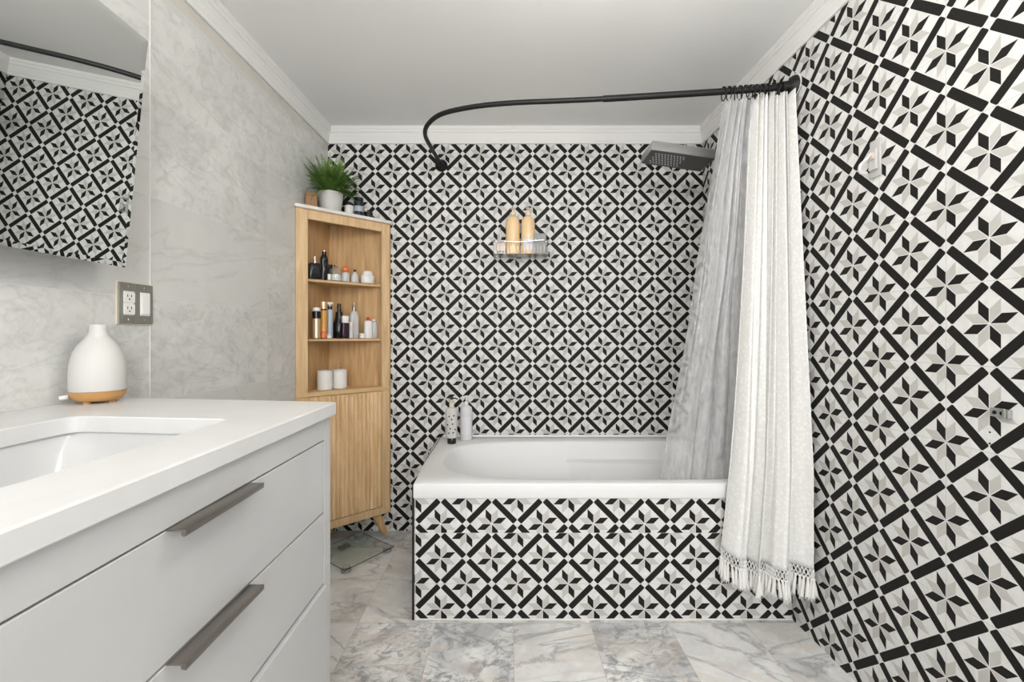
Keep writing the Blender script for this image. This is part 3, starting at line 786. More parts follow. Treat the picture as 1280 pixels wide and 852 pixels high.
bottle('candle_jar', 'small white jar with a black lid between fern and navy jar', 'jar', 436.4, -0.072, ST, [('jar', cyl(0.024, 0, 0.062), 'white', 2, 1, 1), ('lid', [(0, 0.0625), (0.024, 0.0625), (0.024, 0.072), (0.012, 0.082), (0, 0.083)], 'black', 2, 1, 1)])
bottle('tall_jar', 'dark navy cylindrical jar on top of the cabinet', 'jar', 448.3, -0.045, ST, [('jar', cyl(0.0245, 0, 0.090), 'navy', 2, 1, 1), ('lid', cyl(0.0250, 0.0905, 0.108), 'black', 2, 1, 1), ('label', [(0.0249, 0.03), (0.0249, 0.06)], 'bluegrey', 2, 1, 1)])
t = thing('lidded_tin', 'low black tin at the right end of the cabinet top', 'tin', (*cab_pt(460.5, -0.05), ST), cang)
bm = BM(); lathe(bm, cyl(0.024, 0, 0.030), 24); link('tin', bm, M['black'], t, True, angle=0.7)
bm = BM(); lathe(bm, [(0, 0.0305), (0.0245, 0.0305), (0.0245, 0.040), (0.008, 0.044), (0.008, 0.052), (0, 0.054)], 24); link('lid', bm, M['black'], t, True, angle=0.7)
bottle('stoppered_bottle', 'tiny clear glass bottle standing behind the black tin', 'bottle', 457, -0.10, ST, [('glass', cyl(0.014, 0, 0.055), 'glass', 2, 1, 1), ('stopper', cyl(0.009, 0.0555, 0.075), 'white', 2, 1, 1)])
# upper shelf
bottle('perfume_bottle', 'squat square black perfume bottle with silver sprayer at the upper shelf end', 'perfume', 393.6, -0.045, S1,
       [('flask', cyl(0.030, 0, 0.082, 0.004), 'black', 9, 1, 0.6), ('sprayer', [(0, 0.0825), (0.008, 0.0825), (0.008, 0.098), (0.005, 0.099), (0.005, 0.118), (0, 0.119)], 'chrome', 2, 1, 1)])
bottle('perfume_bottle', 'tall black figure-shaped perfume bottle with silver tip on the upper shelf', 'perfume', 405.2, -0.088, S1,
       [('flask', [(0, 0), (0.022, 0), (0.024, 0.01), (0.022, 0.06), (0.018, 0.085), (0.0205, 0.105), (0.020, 0.122), (0.013, 0.138), (0.011, 0.140), (0, 0.140)], 'black', 2.6, 1, 0.8), ('sprayer', cyl(0.0058, 0.1405, 0.163, 0.001), 'chrome', 2, 1, 1), ('collar', [(0, 0.1402), (0.011, 0.1402), (0.0115, 0.155), (0.0062, 0.156)], 'black', 2, 1, 1)])
bottle('perfume_box', 'flat black carton behind the tall black perfume bottle', 'box', 411, -0.135, S1, [('box', [(0, 0), (0.018, 0), (0.018, 0.098), (0, 0.098)], 'black', 20, 1, 0.5)])
t = bottle('cotton_jar', 'clear glass jar of cotton with a knobbed lid on the upper shelf', 'jar', 419.6, -0.062, S1,
       [('jar', [(0, 0), (0.028, 0), (0.0305, 0.003), (0.0305, 0.055), (0.028, 0.058)], 'glass', 2, 1, 1), ('cotton', [(0, 0.002), (0.028, 0.002), (0.0295, 0.01), (0.029, 0.030), (0.020, 0.037), (0, 0.039)], 'cotton', 2, 1, 1),
        ('lid', [(0.030, 0.0585), (0.029, 0.064), (0.015, 0.074), (0, 0.076)], 'glass', 2, 1, 1), ('knob', [(0, 0.0765), (0.005, 0.0765), (0.009, 0.084), (0.006, 0.091), (0, 0.092)], 'chrome', 2, 1, 1)])
bottle('cream_pot', 'tiny white pot in front of the cotton jar', 'jar', 411.5, -0.036, S1, [('pot', cyl(0.0085, 0, 0.022, 0.001), 'white', 2, 1, 1), ('lid', cyl(0.009, 0.0222, 0.032, 0.001), 'white', 2, 1, 1)])
bottle('perfume_bottle', 'clear perfume bottle with a bright orange cap on the upper shelf', 'perfume', 432.2, -0.045, S1,
       [('flask', [(0, 0), (0.018, 0), (0.021, 0.006), (0.021, 0.040), (0.012, 0.052), (0, 0.053)], 'milky', 2, 1, 0.8), ('cap', [(0, 0.0535), (0.012, 0.0535), (0.021, 0.062), (0.021, 0.074), (0.010, 0.084), (0, 0.085)], 'orange', 2, 1, 0.8), ('liquid', [(0, 0.003), (0.013, 0.003), (0.013, 0.035), (0, 0.036)], 'pink', 2, 1, 0.8)])
bottle('perfume_bottle', 'clear tapered perfume bottle with a small dark cap on the upper shelf', 'perfume', 443.5, -0.045, S1,
       [('flask', [(0, 0), (0.021, 0), (0.022, 0.005), (0.019, 0.035), (0.007, 0.058), (0, 0.059)], 'milky', 2, 1, 0.8), ('cap', cyl(0.007, 0.0595, 0.071, 0.001), 'plum', 2, 1, 1), ('liquid', [(0, 0.003), (0.017, 0.003), (0.014, 0.03), (0, 0.032)], 'bluegrey', 2, 1, 0.8)])
bottle('cream_jar', 'wide white cream jar at the right end of the upper shelf', 'jar', 459.6, -0.050, S1,
       [('jar', cyl(0.0385, 0, 0.045, 0.003), 'wax', 2, 1, 0.8), ('lid', [(0, 0.0455), (0.028, 0.0455), (0.030, 0.050), (0.026, 0.066), (0.022, 0.070), (0, 0.071)], 'white', 2, 1, 0.8)])
# lower shelf
bottle('spray_can', 'gold can with black band and white cap at the lower shelf end', 'can', 395.6, -0.042, S2,
       [('can', cyl(0.0195, 0, 0.104), 'gold', 2, 1, 1), ('band', cyl(0.0215, 0.1042, 0.140), 'black', 2, 1, 1), ('cap', cyl(0.0190, 0.1402, 0.160), 'white', 2, 1, 1)])
bottle('lotion_bottle', 'slim amber bottle with orange foot and gold cap on the lower shelf', 'bottle', 404.6, -0.060, S2,
       [('foot', cyl(0.0172, 0, 0.034), 'orange', 2, 1, 1), ('bottle', cyl(0.0170, 0.0342, 0.148), 'amber', 2, 1, 1), ('collar', cyl(0.0145, 0.1482, 0.154, .001), 'plum', 2, 1, 1), ('cap', cyl(0.0175, 0.1542, 0.195), 'gold', 2, 1, 1)])
bottle('pump_bottle', 'blue-grey glass bottle with a white pump on the lower shelf', 'bottle', 412.3, -0.075, S2,
       [('bottle', cyl(0.0165, 0, 0.155), 'bluegrey', 2, 1, 1), ('collar', cyl(0.012, 0.1552, 0.173), 'navy', 2, 1, 1), ('pump', [(0, 0.1732), (0.006, 0.1732), (0.006, 0.182), (0.017, 0.183), (0.017, 0.193), (0, 0.196)], 'white', 2, 1, 0.6)])
bottle('lip_balm_pot', 'tiny white pot beside the large black bottle', 'jar', 411.5, -0.036, S2, [('pot', cyl(0.0125, 0, 0.013, 0.001), 'white', 2, 1, 1), ('lid', cyl(0.013, 0.0132, 0.022, 0.001), 'matwhite', 2, 1, 1)])
bottle('pump_bottle', 'large black stepped bottle at the middle of the lower shelf', 'bottle', 424, -0.098, S2,
       [('bottle', [(0, 0), (0.032, 0), (0.034, 0.003), (0.034, 0.075), (0.024, 0.100), (0.0205, 0.120), (0.0175, 0.145), (0, 0.146)], 'black', 2, 1, 1), ('neck', cyl(0.0105, 0.1462, 0.190), 'black', 2, 1, 1)])
bottle('nail_polish', 'dark plum bottle with a white square cap on the lower shelf', 'bottle', 431.5, -0.036, S2,
       [('flask', cyl(0.0185, 0, 0.083, 0.003), 'plum', 6, 1, 0.7), ('cap', cyl(0.0165, 0.0832, 0.121, 0.001), 'white', 8, 1, 0.8)])
bottle('spray_bottle', 'tall clear spray bottle with silver nozzle on the lower shelf', 'bottle', 442.5, -0.075, S2,
       [('bottle', [(0, 0), (0.024, 0), (0.0255, 0.003), (0.0255, 0.120), (0.018, 0.145), (0.009, 0.153), (0, 0.153)], 'milky', 3, 1, 0.7), ('nozzle', [(0, 0.1535), (0.0085, 0.1535), (0.0085, 0.176), (0.006, 0.180), (0.005, 0.200), (0, 0.201)], 'steel', 2, 1, 1), ('label', [(0, 0.01), (0.013, 0.01), (0.013, 0.09), (0, 0.09)], 'label', 3, 1, 0.7)])
bottle('sample_bottle', 'small cream bottle in front of the clear spray bottle', 'bottle', 438.8, -0.034, S2,
       [('bottle', cyl(0.0125, 0, 0.060), 'milky', 2, 1, 1), ('cap', cyl(0.0105, 0.0602, 0.088, 0.001), 'cream', 2, 1, 1)])
bottle('cream_pot', 'tiny white pot left of the red-capped white bottle', 'jar', 452.8, -0.04, S2, [('pot', cyl(0.015, 0, 0.016, 0.001), 'white', 2, 1, 1), ('lid', cyl(0.0155, 0.0162, 0.027, 0.001), 'wax', 2, 1, 1)])
bottle('lotion_bottle', 'white squat bottle with a red cap on the lower shelf', 'bottle', 460.2, -0.046, S2,
       [('bottle', [(0, 0), (0.021, 0), (0.0225, 0.003), (0.0225, 0.088), (0.018, 0.097), (0.008, 0.100), (0, 0.100)], 'white', 3, 1, 0.8), ('cap', [(0, 0.1005), (0.010, 0.1005), (0.010, 0.108), (0.006, 0.118), (0, 0.120)], 'red', 2, 1, 1)])
bottle('oil_bottle', 'clear squat bottle at the right end of the lower shelf', 'bottle', 467.5, -0.060, S2,
       [('bottle', [(0, 0), (0.020, 0), (0.021, 0.003), (0.021, 0.075), (0.014, 0.095), (0, 0.097)], 'milky', 2, 1, 0.8), ('cap', cyl(0.010, 0.0975, 0.108, 0.001), 'wax', 2, 1, 1)])
# candles on the middle board
def candle(px, w, lab):
    bottle('candle_holder', lab, 'candle', px, w, S3,
       [('jar', [(0, 0), (0.035, 0), (0.0385, 0.004), (0.0385, 0.094), (0.0365, 0.096), (0, 0.096)], 'wax', 2, 1, 1), ('lid', [(0, 0.0965), (0.0385, 0.0965), (0.0385, 0.102), (0.012, 0.105), (0, 0.105)], 'white', 2, 1, 1),
        ('knob', [(0, 0.1055), (0.0045, 0.1055), (0.0045, 0.122), (0.006, 0.128), (0, 0.131)], 'chrome', 2, 1, 1)])
candle(406, -0.062, 'white lidded candle jar, the left one of two below the bottles')
candle(424.5, -0.078, 'white lidded candle jar, the right one of two below the bottles')

# ------------------------------------------------------------------ bathroom scale on the floor
bs = thing('bathroom_scale', 'square glass bathroom scale on the floor under the corner cabinet', 'scale', (-0.795, 2.262, 0.0), math.atan2(0.235, 0.173))
# moved so that its far corner stays clear of the cabinet's rear leg
bm = BM(); hs = 0.145
prism(bm, [(hs*a-b*0.012*0+0, hs*b) for a, b in ((-1, -1), (1, -1), (1, 1), (-1, 1))], 0.020, 0.027, 0.0025); link('glass_plate', bm, M['scaleglass'], bs)
for sx in (-1, 1):
    for sy in (-1, 1):
        bm = BM(); lathe(bm, [(0, 0.0005), (0.020, 0.0005), (0.022, 0.004), (0.022, 0.0195), (0, 0.0195)], 24); link('foot', bm, M['sponge'], bs, True, (sx*(hs-0.024), sy*(hs-0.024), 0), angle=0.7)
        bm = BM(); lathe(bm, [(0, 0), (0.021, 0), (0.021, 0.0012), (0, 0.0016)], 24); link('contact_pad', bm, M['sponge'], bs, True, (sx*(hs-0.024), sy*(hs-0.024), 0.0272), angle=0.7)
bm = BM(); box(bm, -0.030, 0.030, 0.06, 0.10, 0.012, 0.0195, 0.002); link('display', bm, M['black'], bs)
bm = BM()
for k in range(14):
    a = rnd.uniform(0, 6.28); r = rnd.uniform(0, 0.028); lathe(bm, [(0, 0), (0.0032, 0), (0.0032, 0.0006), (0, 0.0006)], 8, (0.01+r*math.cos(a), 0.02+r*math.sin(a), 0.0271))
link('printed_dots', bm, M['sponge'], bs)
bm = BM()
for (a0, a1) in (((-1, -1), (1, -1)), ((1, -1), (1, 1)), ((1, 1), (-1, 1)), ((-1, 1), (-1, -1))):
    tube(bm, [(a0[0]*(hs+0.0005), a0[1]*(hs+0.0005), 0.0235), (a1[0]*(hs+0.0005), a1[1]*(hs+0.0005), 0.0235)], 0.0018, 6)
link('glass_edge', bm, M['navy'], bs)

# ================================================================== SHOWER ROD, RINGS, CURTAINS
RZ = 2.12
rodp = [(-0.377, 2.528), (-0.385, 2.42), (-0.396, 2.28), (-0.400, 2.15), (-0.370, 2.045), (-0.29, 1.945), (-0.15, 1.885), (0.02, 1.852), (0.24, 1.834), (0.46, 1.814), (0.87, 1.766), (1.136, 1.731)]
rod = thing('curtain_rod', 'black curved shower curtain rod between back wall and right wall', 'curtain rod', (0.3, 2.0, RZ))
def rodY(x):
    for (xa, ya), (xb, yb) in zip(rodp[4:], rodp[5:]):
        if xa <= x <= xb: return ya+(yb-ya)*(x-xa)/(xb-xa)
    return rodp[-1][1]
P3 = spline([(a, b, RZ) for a, b in rodp], 10)
bm = BM(); tube(bm, [p for p in P3 if p.x < 0.47 or p.y > 2.2], 0.0105, 16); rel(link('bent_tube', bm, M['blackmetal'], rod, True, angle=0.9), rod)
bm = BM(); tube(bm, [p for p in P3 if p.x > 0.40 and p.y < 2.0], 0.0128, 16); rel(link('outer_tube', bm, M['blackmetal'], rod, True, angle=0.9), rod)
bm = BM(); lathe(bm, [(0, 0), (0.034, 0), (0.036, 0.004), (0.034, 0.009), (0.017, 0.022), (0.015, 0.04), (0, 0.04)], 32); bm.transform(Matrix.Translation((-0.377, YB-0.001, RZ)) @ Matrix.Rotation(PI/2, 4, 'X'))
rel(link('wall_flange', bm, M['blackmetal'], rod, True, angle=0.7), rod)
bm = BM(); lathe(bm, [(0, 0), (0.040, 0), (0.042, 0.004), (0.040, 0.010), (0.022, 0.024), (0.018, 0.05), (0, 0.05)], 32); bm.transform(Matrix.Translation((XR-0.001, 1.731, RZ)) @ Matrix.Rotation(-PI/2, 4, 'Y'))
rel(link('wall_flange', bm, M['blackmetal'], rod, True, angle=0.7), rod)
bm = BM(); lathe(bm, [(0.040, 0), (0.047, 0), (0.047, 0.002), (0.040, 0.002)], 32); bm.transform(Matrix.Translation((XR-0.0008, 1.731, RZ)) @ Matrix.Rotation(-PI/2, 4, 'Y'))
rel(link('flange_gasket', bm, M['white'], rod, True, angle=0.7), rod)
# rings
bm = BM(); pts = []
for k in range(28):
    a = 2*PI*k/28; pts.append((0, 0.0195*math.sin(a), -0.010+0.027*math.cos(a)))
tube(bm, pts, 0.0022, 8, closed=True)
for k in (-1, 1): lathe(bm, [(0, -0.004), (0.004, 0), (0, 0.004)], 8, (k*0.003, 0.0, 0.0175))
ring0 = link('curtain_ring', bm, M['blackmetal'], None, True, (0.88, rodY(0.88), RZ))
tag(ring0, 'black metal curtain ring on the rod above the bunched curtains', 'curtain ring', 'black curtain rings bunched at the right end of the rod')
for k in range(1, 12):
    x = 0.88+k*0.0205; r = ring0.copy(); C.objects.link(r); r.location = (x, rodY(x), RZ); r.rotation_euler = (0, 0, rnd.uniform(-0.5, 0.5))

def sheet(bm, fn, ns, nt_):
    V = [[bm.verts.new(fn(i/ns, j/nt_)) for i in range(ns+1)] for j in range(nt_+1)]
    uv = None
    for j in range(nt_):
        for i in range(ns): bm.faces.new((V[j][i], V[j][i+1], V[j+1][i+1], V[j+1][i]))
    return V
def cur(s, t):
    # s across (left to right), t down
    xt = 0.985+0.130*s; yt = rodY(xt)-0.024*(0.3+0.7*s)
    xb = 0.838+0.270*s+0.012*math.sin(s*9); yb = 1.672-0.055*s
    zt = RZ-0.040+0.006*math.sin(s*60); zb = 0.305-0.030*math.sin(PI*s)**0.8-0.018*s
    k = t**0.85
    x = xt+(xb-xt)*(k*0.55+0.45*t*t); y = yt+(yb-yt)*min(1, t*1.25)
    z = zt+(zb-zt)*t
    ph = s*2*PI
    f = math.sin(ph*8+0.6*math.sin(t*2))*(0.016*(1-t)+0.006) + math.sin(ph*3.6+1.1+0.7*t)*(0.010+0.024*t) + math.sin(ph*15+2*t)*0.0045*(1-0.4*t)
    x += math.cos(ph*5+t*1.5)*0.006*(0.5+t)
    y += f*(0.9 if t > 0 else 1)
    x = min(x, XR-0.006); 
    y = min(y, 1.722+0.12*max(0, 1-t/0.6))
    return Vector((x, y, z))
cu = thing('shower_curtain', 'white woven cotton shower curtain with knotted tassel hem', 'shower curtain', (0.98, 1.68, 0.1))
bm = BM(); V = sheet(bm, cur, 220, 90); co = rel(link('cloth', bm, M['cloth'], cu, True), cu)
md = co.modifiers.new('solid', 'SOLIDIFY'); md.thickness = 0.0018
# fringe: net of knots, then tassels
bm = BM(); NT = 64
hem = [cur(i/NT, 1.0) for i in range(NT+1)]
def hemp(s, dz): v = cur(max(0, min(1, s)), 1.0); return Vector((v.x, v.y-0.001, v.z-dz))
for row in range(2):
    for i in range(NT):
        s = (i+0.5*(row % 2))/NT
        a = hemp(s, row*0.016); b = hemp(s+0.5/NT, row*0.016+0.016); c = hemp(s+1.0/NT, row*0.016)
        tube(bm, [a, b], 0.0019, 5); tube(bm, [c, b], 0.0019, 5)
        bmesh.ops.create_icosphere(bm, subdivisions=1, radius=0.0034, matrix=Matrix.Translation(b))
rel(link('knotted_net', bm, M['cotton'], cu, True), cu)
bm = BM(); lathe(bm, [(0, 0.002), (0.0045, 0.0), (0.005, -0.006), (0.0035, -0.010), (0.0055, -0.020), (0.0062, -0.045), (0.0068, -0.066), (0.005, -0.070), (0, -0.068)], 10)
for q in range(7):
    a = q*0.9; tube(bm, [(0.004*math.cos(a), 0.004*math.sin(a), -0.055), (0.0062*math.cos(a), 0.0062*math.sin(a), -0.070), (0.007*math.cos(a+.4), 0.007*math.sin(a+.4), -0.081)], [0.002, 0.0015, 0.0006], 5)
ts0 = None
for i in range(NT):
    p = hemp((i+0.5)/NT, 0.032)-cu.location
    if ts0 is None: ts0 = link('tassel', bm, M['cotton'], cu, True, p); o = ts0
    else: o = ts0.copy(); C.objects.link(o); o.parent = cu; o.location = p
    o.rotation_euler = (rnd.uniform(-.12, .12), rnd.uniform(-.15, .15), rnd.uniform(0, 6)); o.scale = (1, 1, rnd.uniform(0.85, 1.12))

def lin(s, t):
    xt = 0.880+0.135*s; yt = rodY(xt)+0.002
    xb = 0.648+0.400*s; yb = 1.915-0.045*s
    k = t
    x = xt+(xb-xt)*(0.75*t+0.25*t*t); y = yt+(yb-yt)*(t**0.8); z = RZ-0.040+(0.36-(RZ-0.040))*t
    ph = s*2*PI
    y += math.sin(ph*6+0.8*math.sin(3*t))*(0.012*(1-t)+0.010)+math.sin(ph*2.3+0.9*t)*0.022*t+math.sin(ph*13+3*t)*0.003
    x += math.cos(ph*4+1.2*t)*0.008*(0.3+t)+0.004*math.sin(14*t+6*s)
    if z < 0.62: y = max(y, 1.868)
    return Vector((x, y, z))
bm = BM(); sheet(bm, lin, 160, 90)
def lin2(s, t):                 # the bunched half of the liner doubles back behind itself
    v = lin(0.22+0.78*s, t); v.y += 0.010+0.012*t+0.006*math.sin(s*31+t); v.x += 0.006*math.sin(s*23); return v
sheet(bm, lin2, 120, 90)
tag(link('shower_liner', bm, M['liner'], None, True), 'clear plastic shower liner hanging inside the bathtub', 'shower liner')

# ------------------------------------------------------------------ rain shower head
sh = thing('rain_shower', 'rectangular brushed steel rain shower head beside the clear liner', 'shower head', (1.13, 2.08, 1.93))
hm = Matrix.Translation((0.813, 2.080, 1.965)) @ Matrix.Rotation(math.radians(8.0), 4, 'Y')
bm = BM(); box(bm, -0.150, 0.150, -0.082, 0.078, 0.0, 0.042, 0.003, hm); rel(link('head', bm, M['steel'], sh), sh)
bm = BM(); box(bm, -0.146, 0.146, -0.078, 0.074, -0.0025, -0.0002, 0.001, hm); fp = rel(link('face_plate', bm, new_mat('dark_face_plate', (0.10, 0.10, 0.10), 0.4, 0.6), sh), sh)
bm = BM()
for a in range(10):
    for b in range(6):
        if True:
            t = bmesh.new(); lathe(t, [(0, -0.005), (0.0026, -0.0045), (0.0034, -0.0027), (0, -0.0027)], 8, (-0.118+a*0.0145+(b%2)*0.007, -0.052+b*0.020, 0)); t.transform(hm); merge(bm, t)
rel(link('nozzles', bm, M['label'], sh, True), sh)
bm = BM(); box(bm, 0.04, 0.125, -0.02, 0.02, 0.0425, 0.054, 0.003, hm); rel(link('bracket', bm, M['steel'], sh), sh)
bm = BM(); tube(bm, [(0.93, 2.083, 2.002), (0.97, 2.083, 2.004), (XR-0.012, 2.083, 2.0)], 0.011, 16); lathe_t = bmesh.new(); lathe(lathe_t, [(0, 0), (0.03, 0), (0.03, 0.006), (0.012, 0.012), (0, 0.012)], 28)
lathe_t.transform(Matrix.Translation((XR-0.001, 2.083, 2.0)) @ Matrix.Rotation(-PI/2, 4, 'Y')); merge(bm, lathe_t)
rel(link('shower_arm', bm, M['steel'], sh, True, angle=0.7), sh)

# ================================================================== WALL CADDY WITH BOTTLES
def bp(px, py, y): return Vector(((px-VX)*y/F, y, CH+(VY-py)*y/F))
cz = bp(650, 319, 2.47).z; cx0, cx1 = bp(617, 0, 2.45).x, bp(685, 0, 2.45).x
cad = thing('shower_caddy', 'clear plastic shower caddy with chrome rail fixed to the back wall', 'caddy', ((cx0+cx1)/2, YB-0.002, cz))
bm = BM(); box(bm, cx0, cx1, 2.400, YB-0.003, cz-0.004, cz, 0.0015)
for k in range(17):
    x = cx0+0.008+k*(cx1-cx0-0.016)/16; box(bm, x-0.0012, x+0.0012, 2.4005, 2.4035, cz+0.0005, cz+0.040)
rel(link('tray', bm, M['acrylclear'], cad), cad)
bm = BM(); box(bm, cx0, cx1, YB-0.006, YB-0.003, cz+0.001, cz+0.10, 0.001); rel(link('back_plate', bm, M['acrylclear'], cad), cad)
bm = BM()
railz = bp(650, 301, 2.40).z
tube(bm, spline([(cx0, YB-0.01, railz+0.004), (cx0, 2.43, railz+0.002), (cx0+0.012, 2.402, railz+0.004), (cx0+0.09, 2.396, railz-0.004), ((cx0+cx1)/2+0.02, 2.396, railz-0.004), (cx1-0.05, 2.398, railz+0.004), (cx1-0.012, 2.402, railz+0.004), (cx1, 2.43, railz+0.004), (cx1, YB-0.01, railz+0.004)], 6), 0.0030, 10)
rel(link('rail', bm, M['chrome'], cad, True), cad)
bm = BM(); box(bm, cx0+0.0005, cx0+0.0035, 2.404, YB-0.008, cz+0.0005, cz+0.045); box(bm, cx1-0.0035, cx1-0.0005, 2.404, YB-0.008, cz+0.0005, cz+0.045)
rel(link('side_wall', bm, M['acrylclear'], cad), cad)
def shampoo(px, lab, labm):
    p = bp(px, 0, 2.455)
    t = thing('shampoo_bottle', lab, 'bottle', (p.x, p.y, cz+0.001))
    bm = BM(); lathe(bm, [(0, 0), (0.038, 0), (0.0400, 0.004), (0.0405, 0.05), (0.0385, 0.11), (0.0385, 0.17), (0.035, 0.195), (0.022, 0.212), (0.013, 0.218), (0.0, 0.218)], 32, sx=1, sy=0.85)
    link('bottle', bm, M['peach'], t, True, angle=0.9)
    bm = BM(); lathe(bm, [(0, 0.2185), (0.0155, 0.2185), (0.0155, 0.236), (0.006, 0.238), (0.005, 0.252), (0, 0.252)], 20)
    link('collar', bm, M['cream'], t, True, angle=0.7)
    bm = BM(); lathe(bm, [(0, 0.2525), (0.011, 0.2525), (0.012, 0.262), (0.004, 0.266), (0, 0.266)], 16); tube(bm, [(0, 0, 0.259), (-0.006, -0.02, 0.259), (-0.008, -0.034, 0.254)], [0.0055, 0.0045, 0.004], 10)
    link('pump', bm, M['pink'], t, True, angle=0.7)
    if labm is None: return
    bm = BM(); z0, z1 = labm
    V = []
    for z in (z0, z1):
        V.append([bm.verts.new((0.0408*math.sin(a)*1.0, -0.0408*0.86*math.cos(a), z)) for a in [(-0.75+1.5*k/10) for k in range(11)]])
    for k in range(10): bm.faces.new((V[0][k], V[0][k+1], V[1][k+1], V[1][k]))
    link('label', bm, M['label'] if z1 < 0.12 else M['cream'], t, True)
shampoo(641, 'peach shampoo bottle with pump, the left one of two in the caddy', None)
shampoo(660, 'peach shampoo bottle with pale blue label, right one in the caddy', (0.02, 0.085))
p = bp(626.5, 0, 2.44)
t = thing('razor_stand', 'small pinkish box with a razor at the left end of the caddy', 'razor holder', (p.x, p.y, cz+0.001))
bm = BM(); box(bm, -0.025, 0.022, -0.012, 0.012, 0.014, 0.062, 0.003); link('box', bm, M['pink'], t)
bm = BM(); box(bm, -0.023, 0.020, -0.011, 0.011, 0.0, 0.0135, 0.002); link('foot', bm, M['black'], t)
bm = BM(); tube(bm, [(-0.006, 0, 0.0625), (-0.004, 0.004, 0.10), (-0.008, 0.008, 0.150)], [0.005, 0.006, 0.004], 10); link('handle', bm, M['milky'], t, True)
p = bp(674, 0, 2.445)
t = thing('bath_sponge', 'grey flat bath sponge at the right end of the caddy', 'sponge', (p.x, p.y, cz+0.001))
bm = BM(); box(bm, -0.036, 0.038, -0.02, 0.02, 0.0, 0.115, 0.008, seg=3); link('pad', bm, M['sponge'], t, True)

# ------------------------------------------------------------------ bottles on the tub rim
t = thing('body_wash_bottle', 'white pump bottle with black dots and black foot on the tub rim', 'bottle', (-0.298, 2.375, tz+0.001))
bm = BM(); lathe(bm, cyl(0.024, 0, 0.032, 0.002), 28, sy=0.8); link('cap_foot', bm, M['black'], t, True, angle=0.7)
bm = BM(); lathe(bm, [(0, 0.0325), (0.027, 0.0325), (0.0295, 0.040), (0.0325, 0.18), (0.031, 0.192), (0.012, 0.198), (0, 0.198)], 32, sy=0.75); bt = link('bottle', bm, M['matwhite'], t, True, angle=0.9)
bm = BM()
for (a, z) in ((-0.45, 0.06), (0.35, 0.063), (-0.7, 0.105), (0.25, 0.11), (0.75, 0.08), (-0.15, 0.085), (-0.35, 0.150), (0.45, 0.155), (0.1, 0.135)):
    r = 0.0290+0.0001+(0.0325-0.0295)*(z-0.04)/0.14+0.0008; c = Vector((r*math.sin(a), -r*0.75*math.cos(a), z))
    tt = bmesh.new(); lathe(tt, [(0, 0.0004), (0.0042, 0), (0, -0.0004)], 12); tt.transform(Matrix.Translation(c) @ Matrix.Rotation(a*0.9, 4, 'Z') @ Matrix.Rotation(PI/2, 4, 'X')); merge(bm, tt)
link('printed_dots', bm, M['black'], bt)
bm = BM(); lathe(bm, [(0, 0.1985), (0.013, 0.1985), (0.013, 0.214), (0.005, 0.216), (0.004, 0.240), (0, 0.240)], 20); link('collar', bm, M['cream'], t, True, angle=0.7)
bm = BM(); lathe(bm, [(0, 0.2405), (0.010, 0.2405), (0.010, 0.250), (0, 0.252)], 16); tube(bm, [(0, 0, 0.247), (0.02, -0.01, 0.248), (0.034, -0.016, 0.243)], 0.0035, 8); link('pump', bm, M['black'], t, True, angle=0.7)
t = thing('shampoo_bottle', 'milky clear pump bottle in the back corner of the tub rim', 'bottle', (-0.228, 2.478, tz+0.001))
bm = BM(); lathe(bm, [(0, 0), (0.032, 0), (0.0345, 0.004), (0.0345, 0.165), (0.030, 0.182), (0.013, 0.194), (0, 0.195)], 32, sy=0.8); link('bottle', bm, new_mat('translucent_white', (0.70, 0.71, 0.73), 0.2), t, True, angle=0.9)
bm = BM(); V = []
for z in (0.03, 0.13): V.append([bm.verts.new((0.0350*math.sin(a), -0.0350*0.81*math.cos(a), z)) for a in [(-0.8+1.6*k/10) for k in range(11)]])
for k in range(10): bm.faces.new((V[0][k], V[0][k+1], V[1][k+1], V[1][k]))
link('label', bm, M['label'], t, True)
bm = BM(); lathe(bm, [(0, 0.1955), (0.012, 0.1955), (0.012, 0.212), (0.004, 0.214), (0.004, 0.235), (0.011, 0.236), (0.011, 0.246), (0, 0.247)], 20); tube(bm, [(0, 0, 0.241), (-0.02, -0.012, 0.241), (-0.03, -0.018, 0.236)], 0.0038, 8); link('pump', bm, M['white'], t, True, angle=0.7)

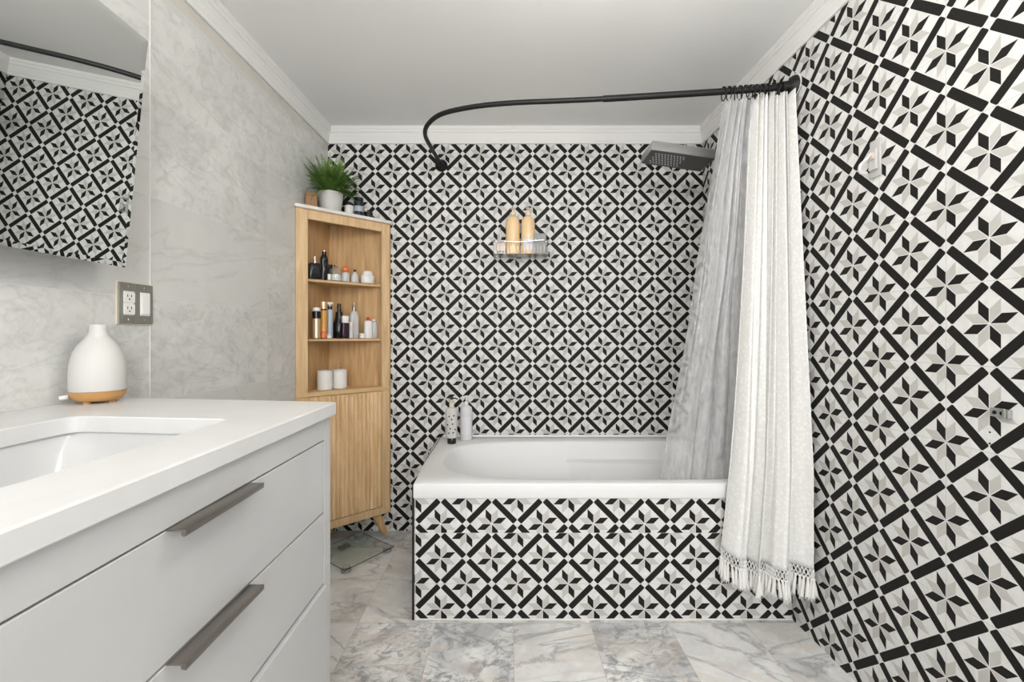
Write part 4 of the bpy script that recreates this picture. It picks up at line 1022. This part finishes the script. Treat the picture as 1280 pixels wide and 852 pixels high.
# ------------------------------------------------------------------ fittings on the right wall
def rp(px, py): y = F*XR/(px-VX); return Vector((XR, y, CH+(VY-py)*y/F))
c = rp(1096, 199)
t = thing('adhesive_hook', 'clear plastic adhesive hook high on the star-tiled right wall', 'hook', c)
bm = BM(); box(bm, -0.006, -0.001, -0.020, 0.020, -0.055, 0.060, 0.004, seg=3); link('back_plate', bm, M['hazy'], t, True, angle=0.8)
bm = BM(); box(bm, -0.016, -0.0065, -0.014, 0.014, -0.034, 0.030, 0.003, seg=2); link('block', bm, M['hazy'], t)
bm = BM(); tube(bm, spline([(-0.017, 0, 0.018), (-0.030, 0.004, 0.0), (-0.045, 0.008, -0.018), (-0.040, 0.012, -0.036), (-0.022, 0.010, -0.040)], 6), 0.0050, 10); link('hook_arm', bm, M['milky'], t, True)
bm = BM(); box(bm, -0.019, -0.0165, -0.010, 0.010, -0.002, 0.018, 0.001); link('adhesive_pad', bm, M['pink'], t)
c = rp(1254, 516)
t = thing('wall_bracket', 'small chrome bracket with two screw holes on the right wall', 'bracket', c)
bm = BM(); box(bm, -0.010, -0.001, -0.020, 0.020, -0.010, 0.010, 0.0015); link('plate', bm, M['zinc'], t)
bm = BM(); box(bm, -0.016, -0.0105, -0.016, -0.010, -0.010, 0.012, 0.002); link('lip', bm, M['steel'], t)
bm = BM()
for s in (-0.006, 0.009):
    tt = bmesh.new(); lathe(tt, [(0, 0), (0.0045, 0), (0.0045, 0.0006), (0, 0.0006)], 14); tt.transform(Matrix.Translation((-0.0101, s, 0)) @ Matrix.Rotation(-PI/2, 4, 'Y')); merge(bm, tt)
link('screw_hole', bm, M['black'], t)
for (px, py, lab) in ((1237.5, 540, 'small dark drilled screw hole below the chrome bracket, the upper one'), (1237.5, 554, 'small dark drilled screw hole below the chrome bracket, the lower one')):
    bm = BM(); lathe(bm, [(0, 0.0008), (0.0022, 0.0006), (0.0024, 0), (0, 0)], 12); bm.transform(Matrix.Rotation(-PI/2, 4, 'Y'))
    o = link('wall_plug', bm, M['black'], None, True, rp(px, py)-Vector((0.0004, 0, 0))); tag(o, lab, 'wall plug')
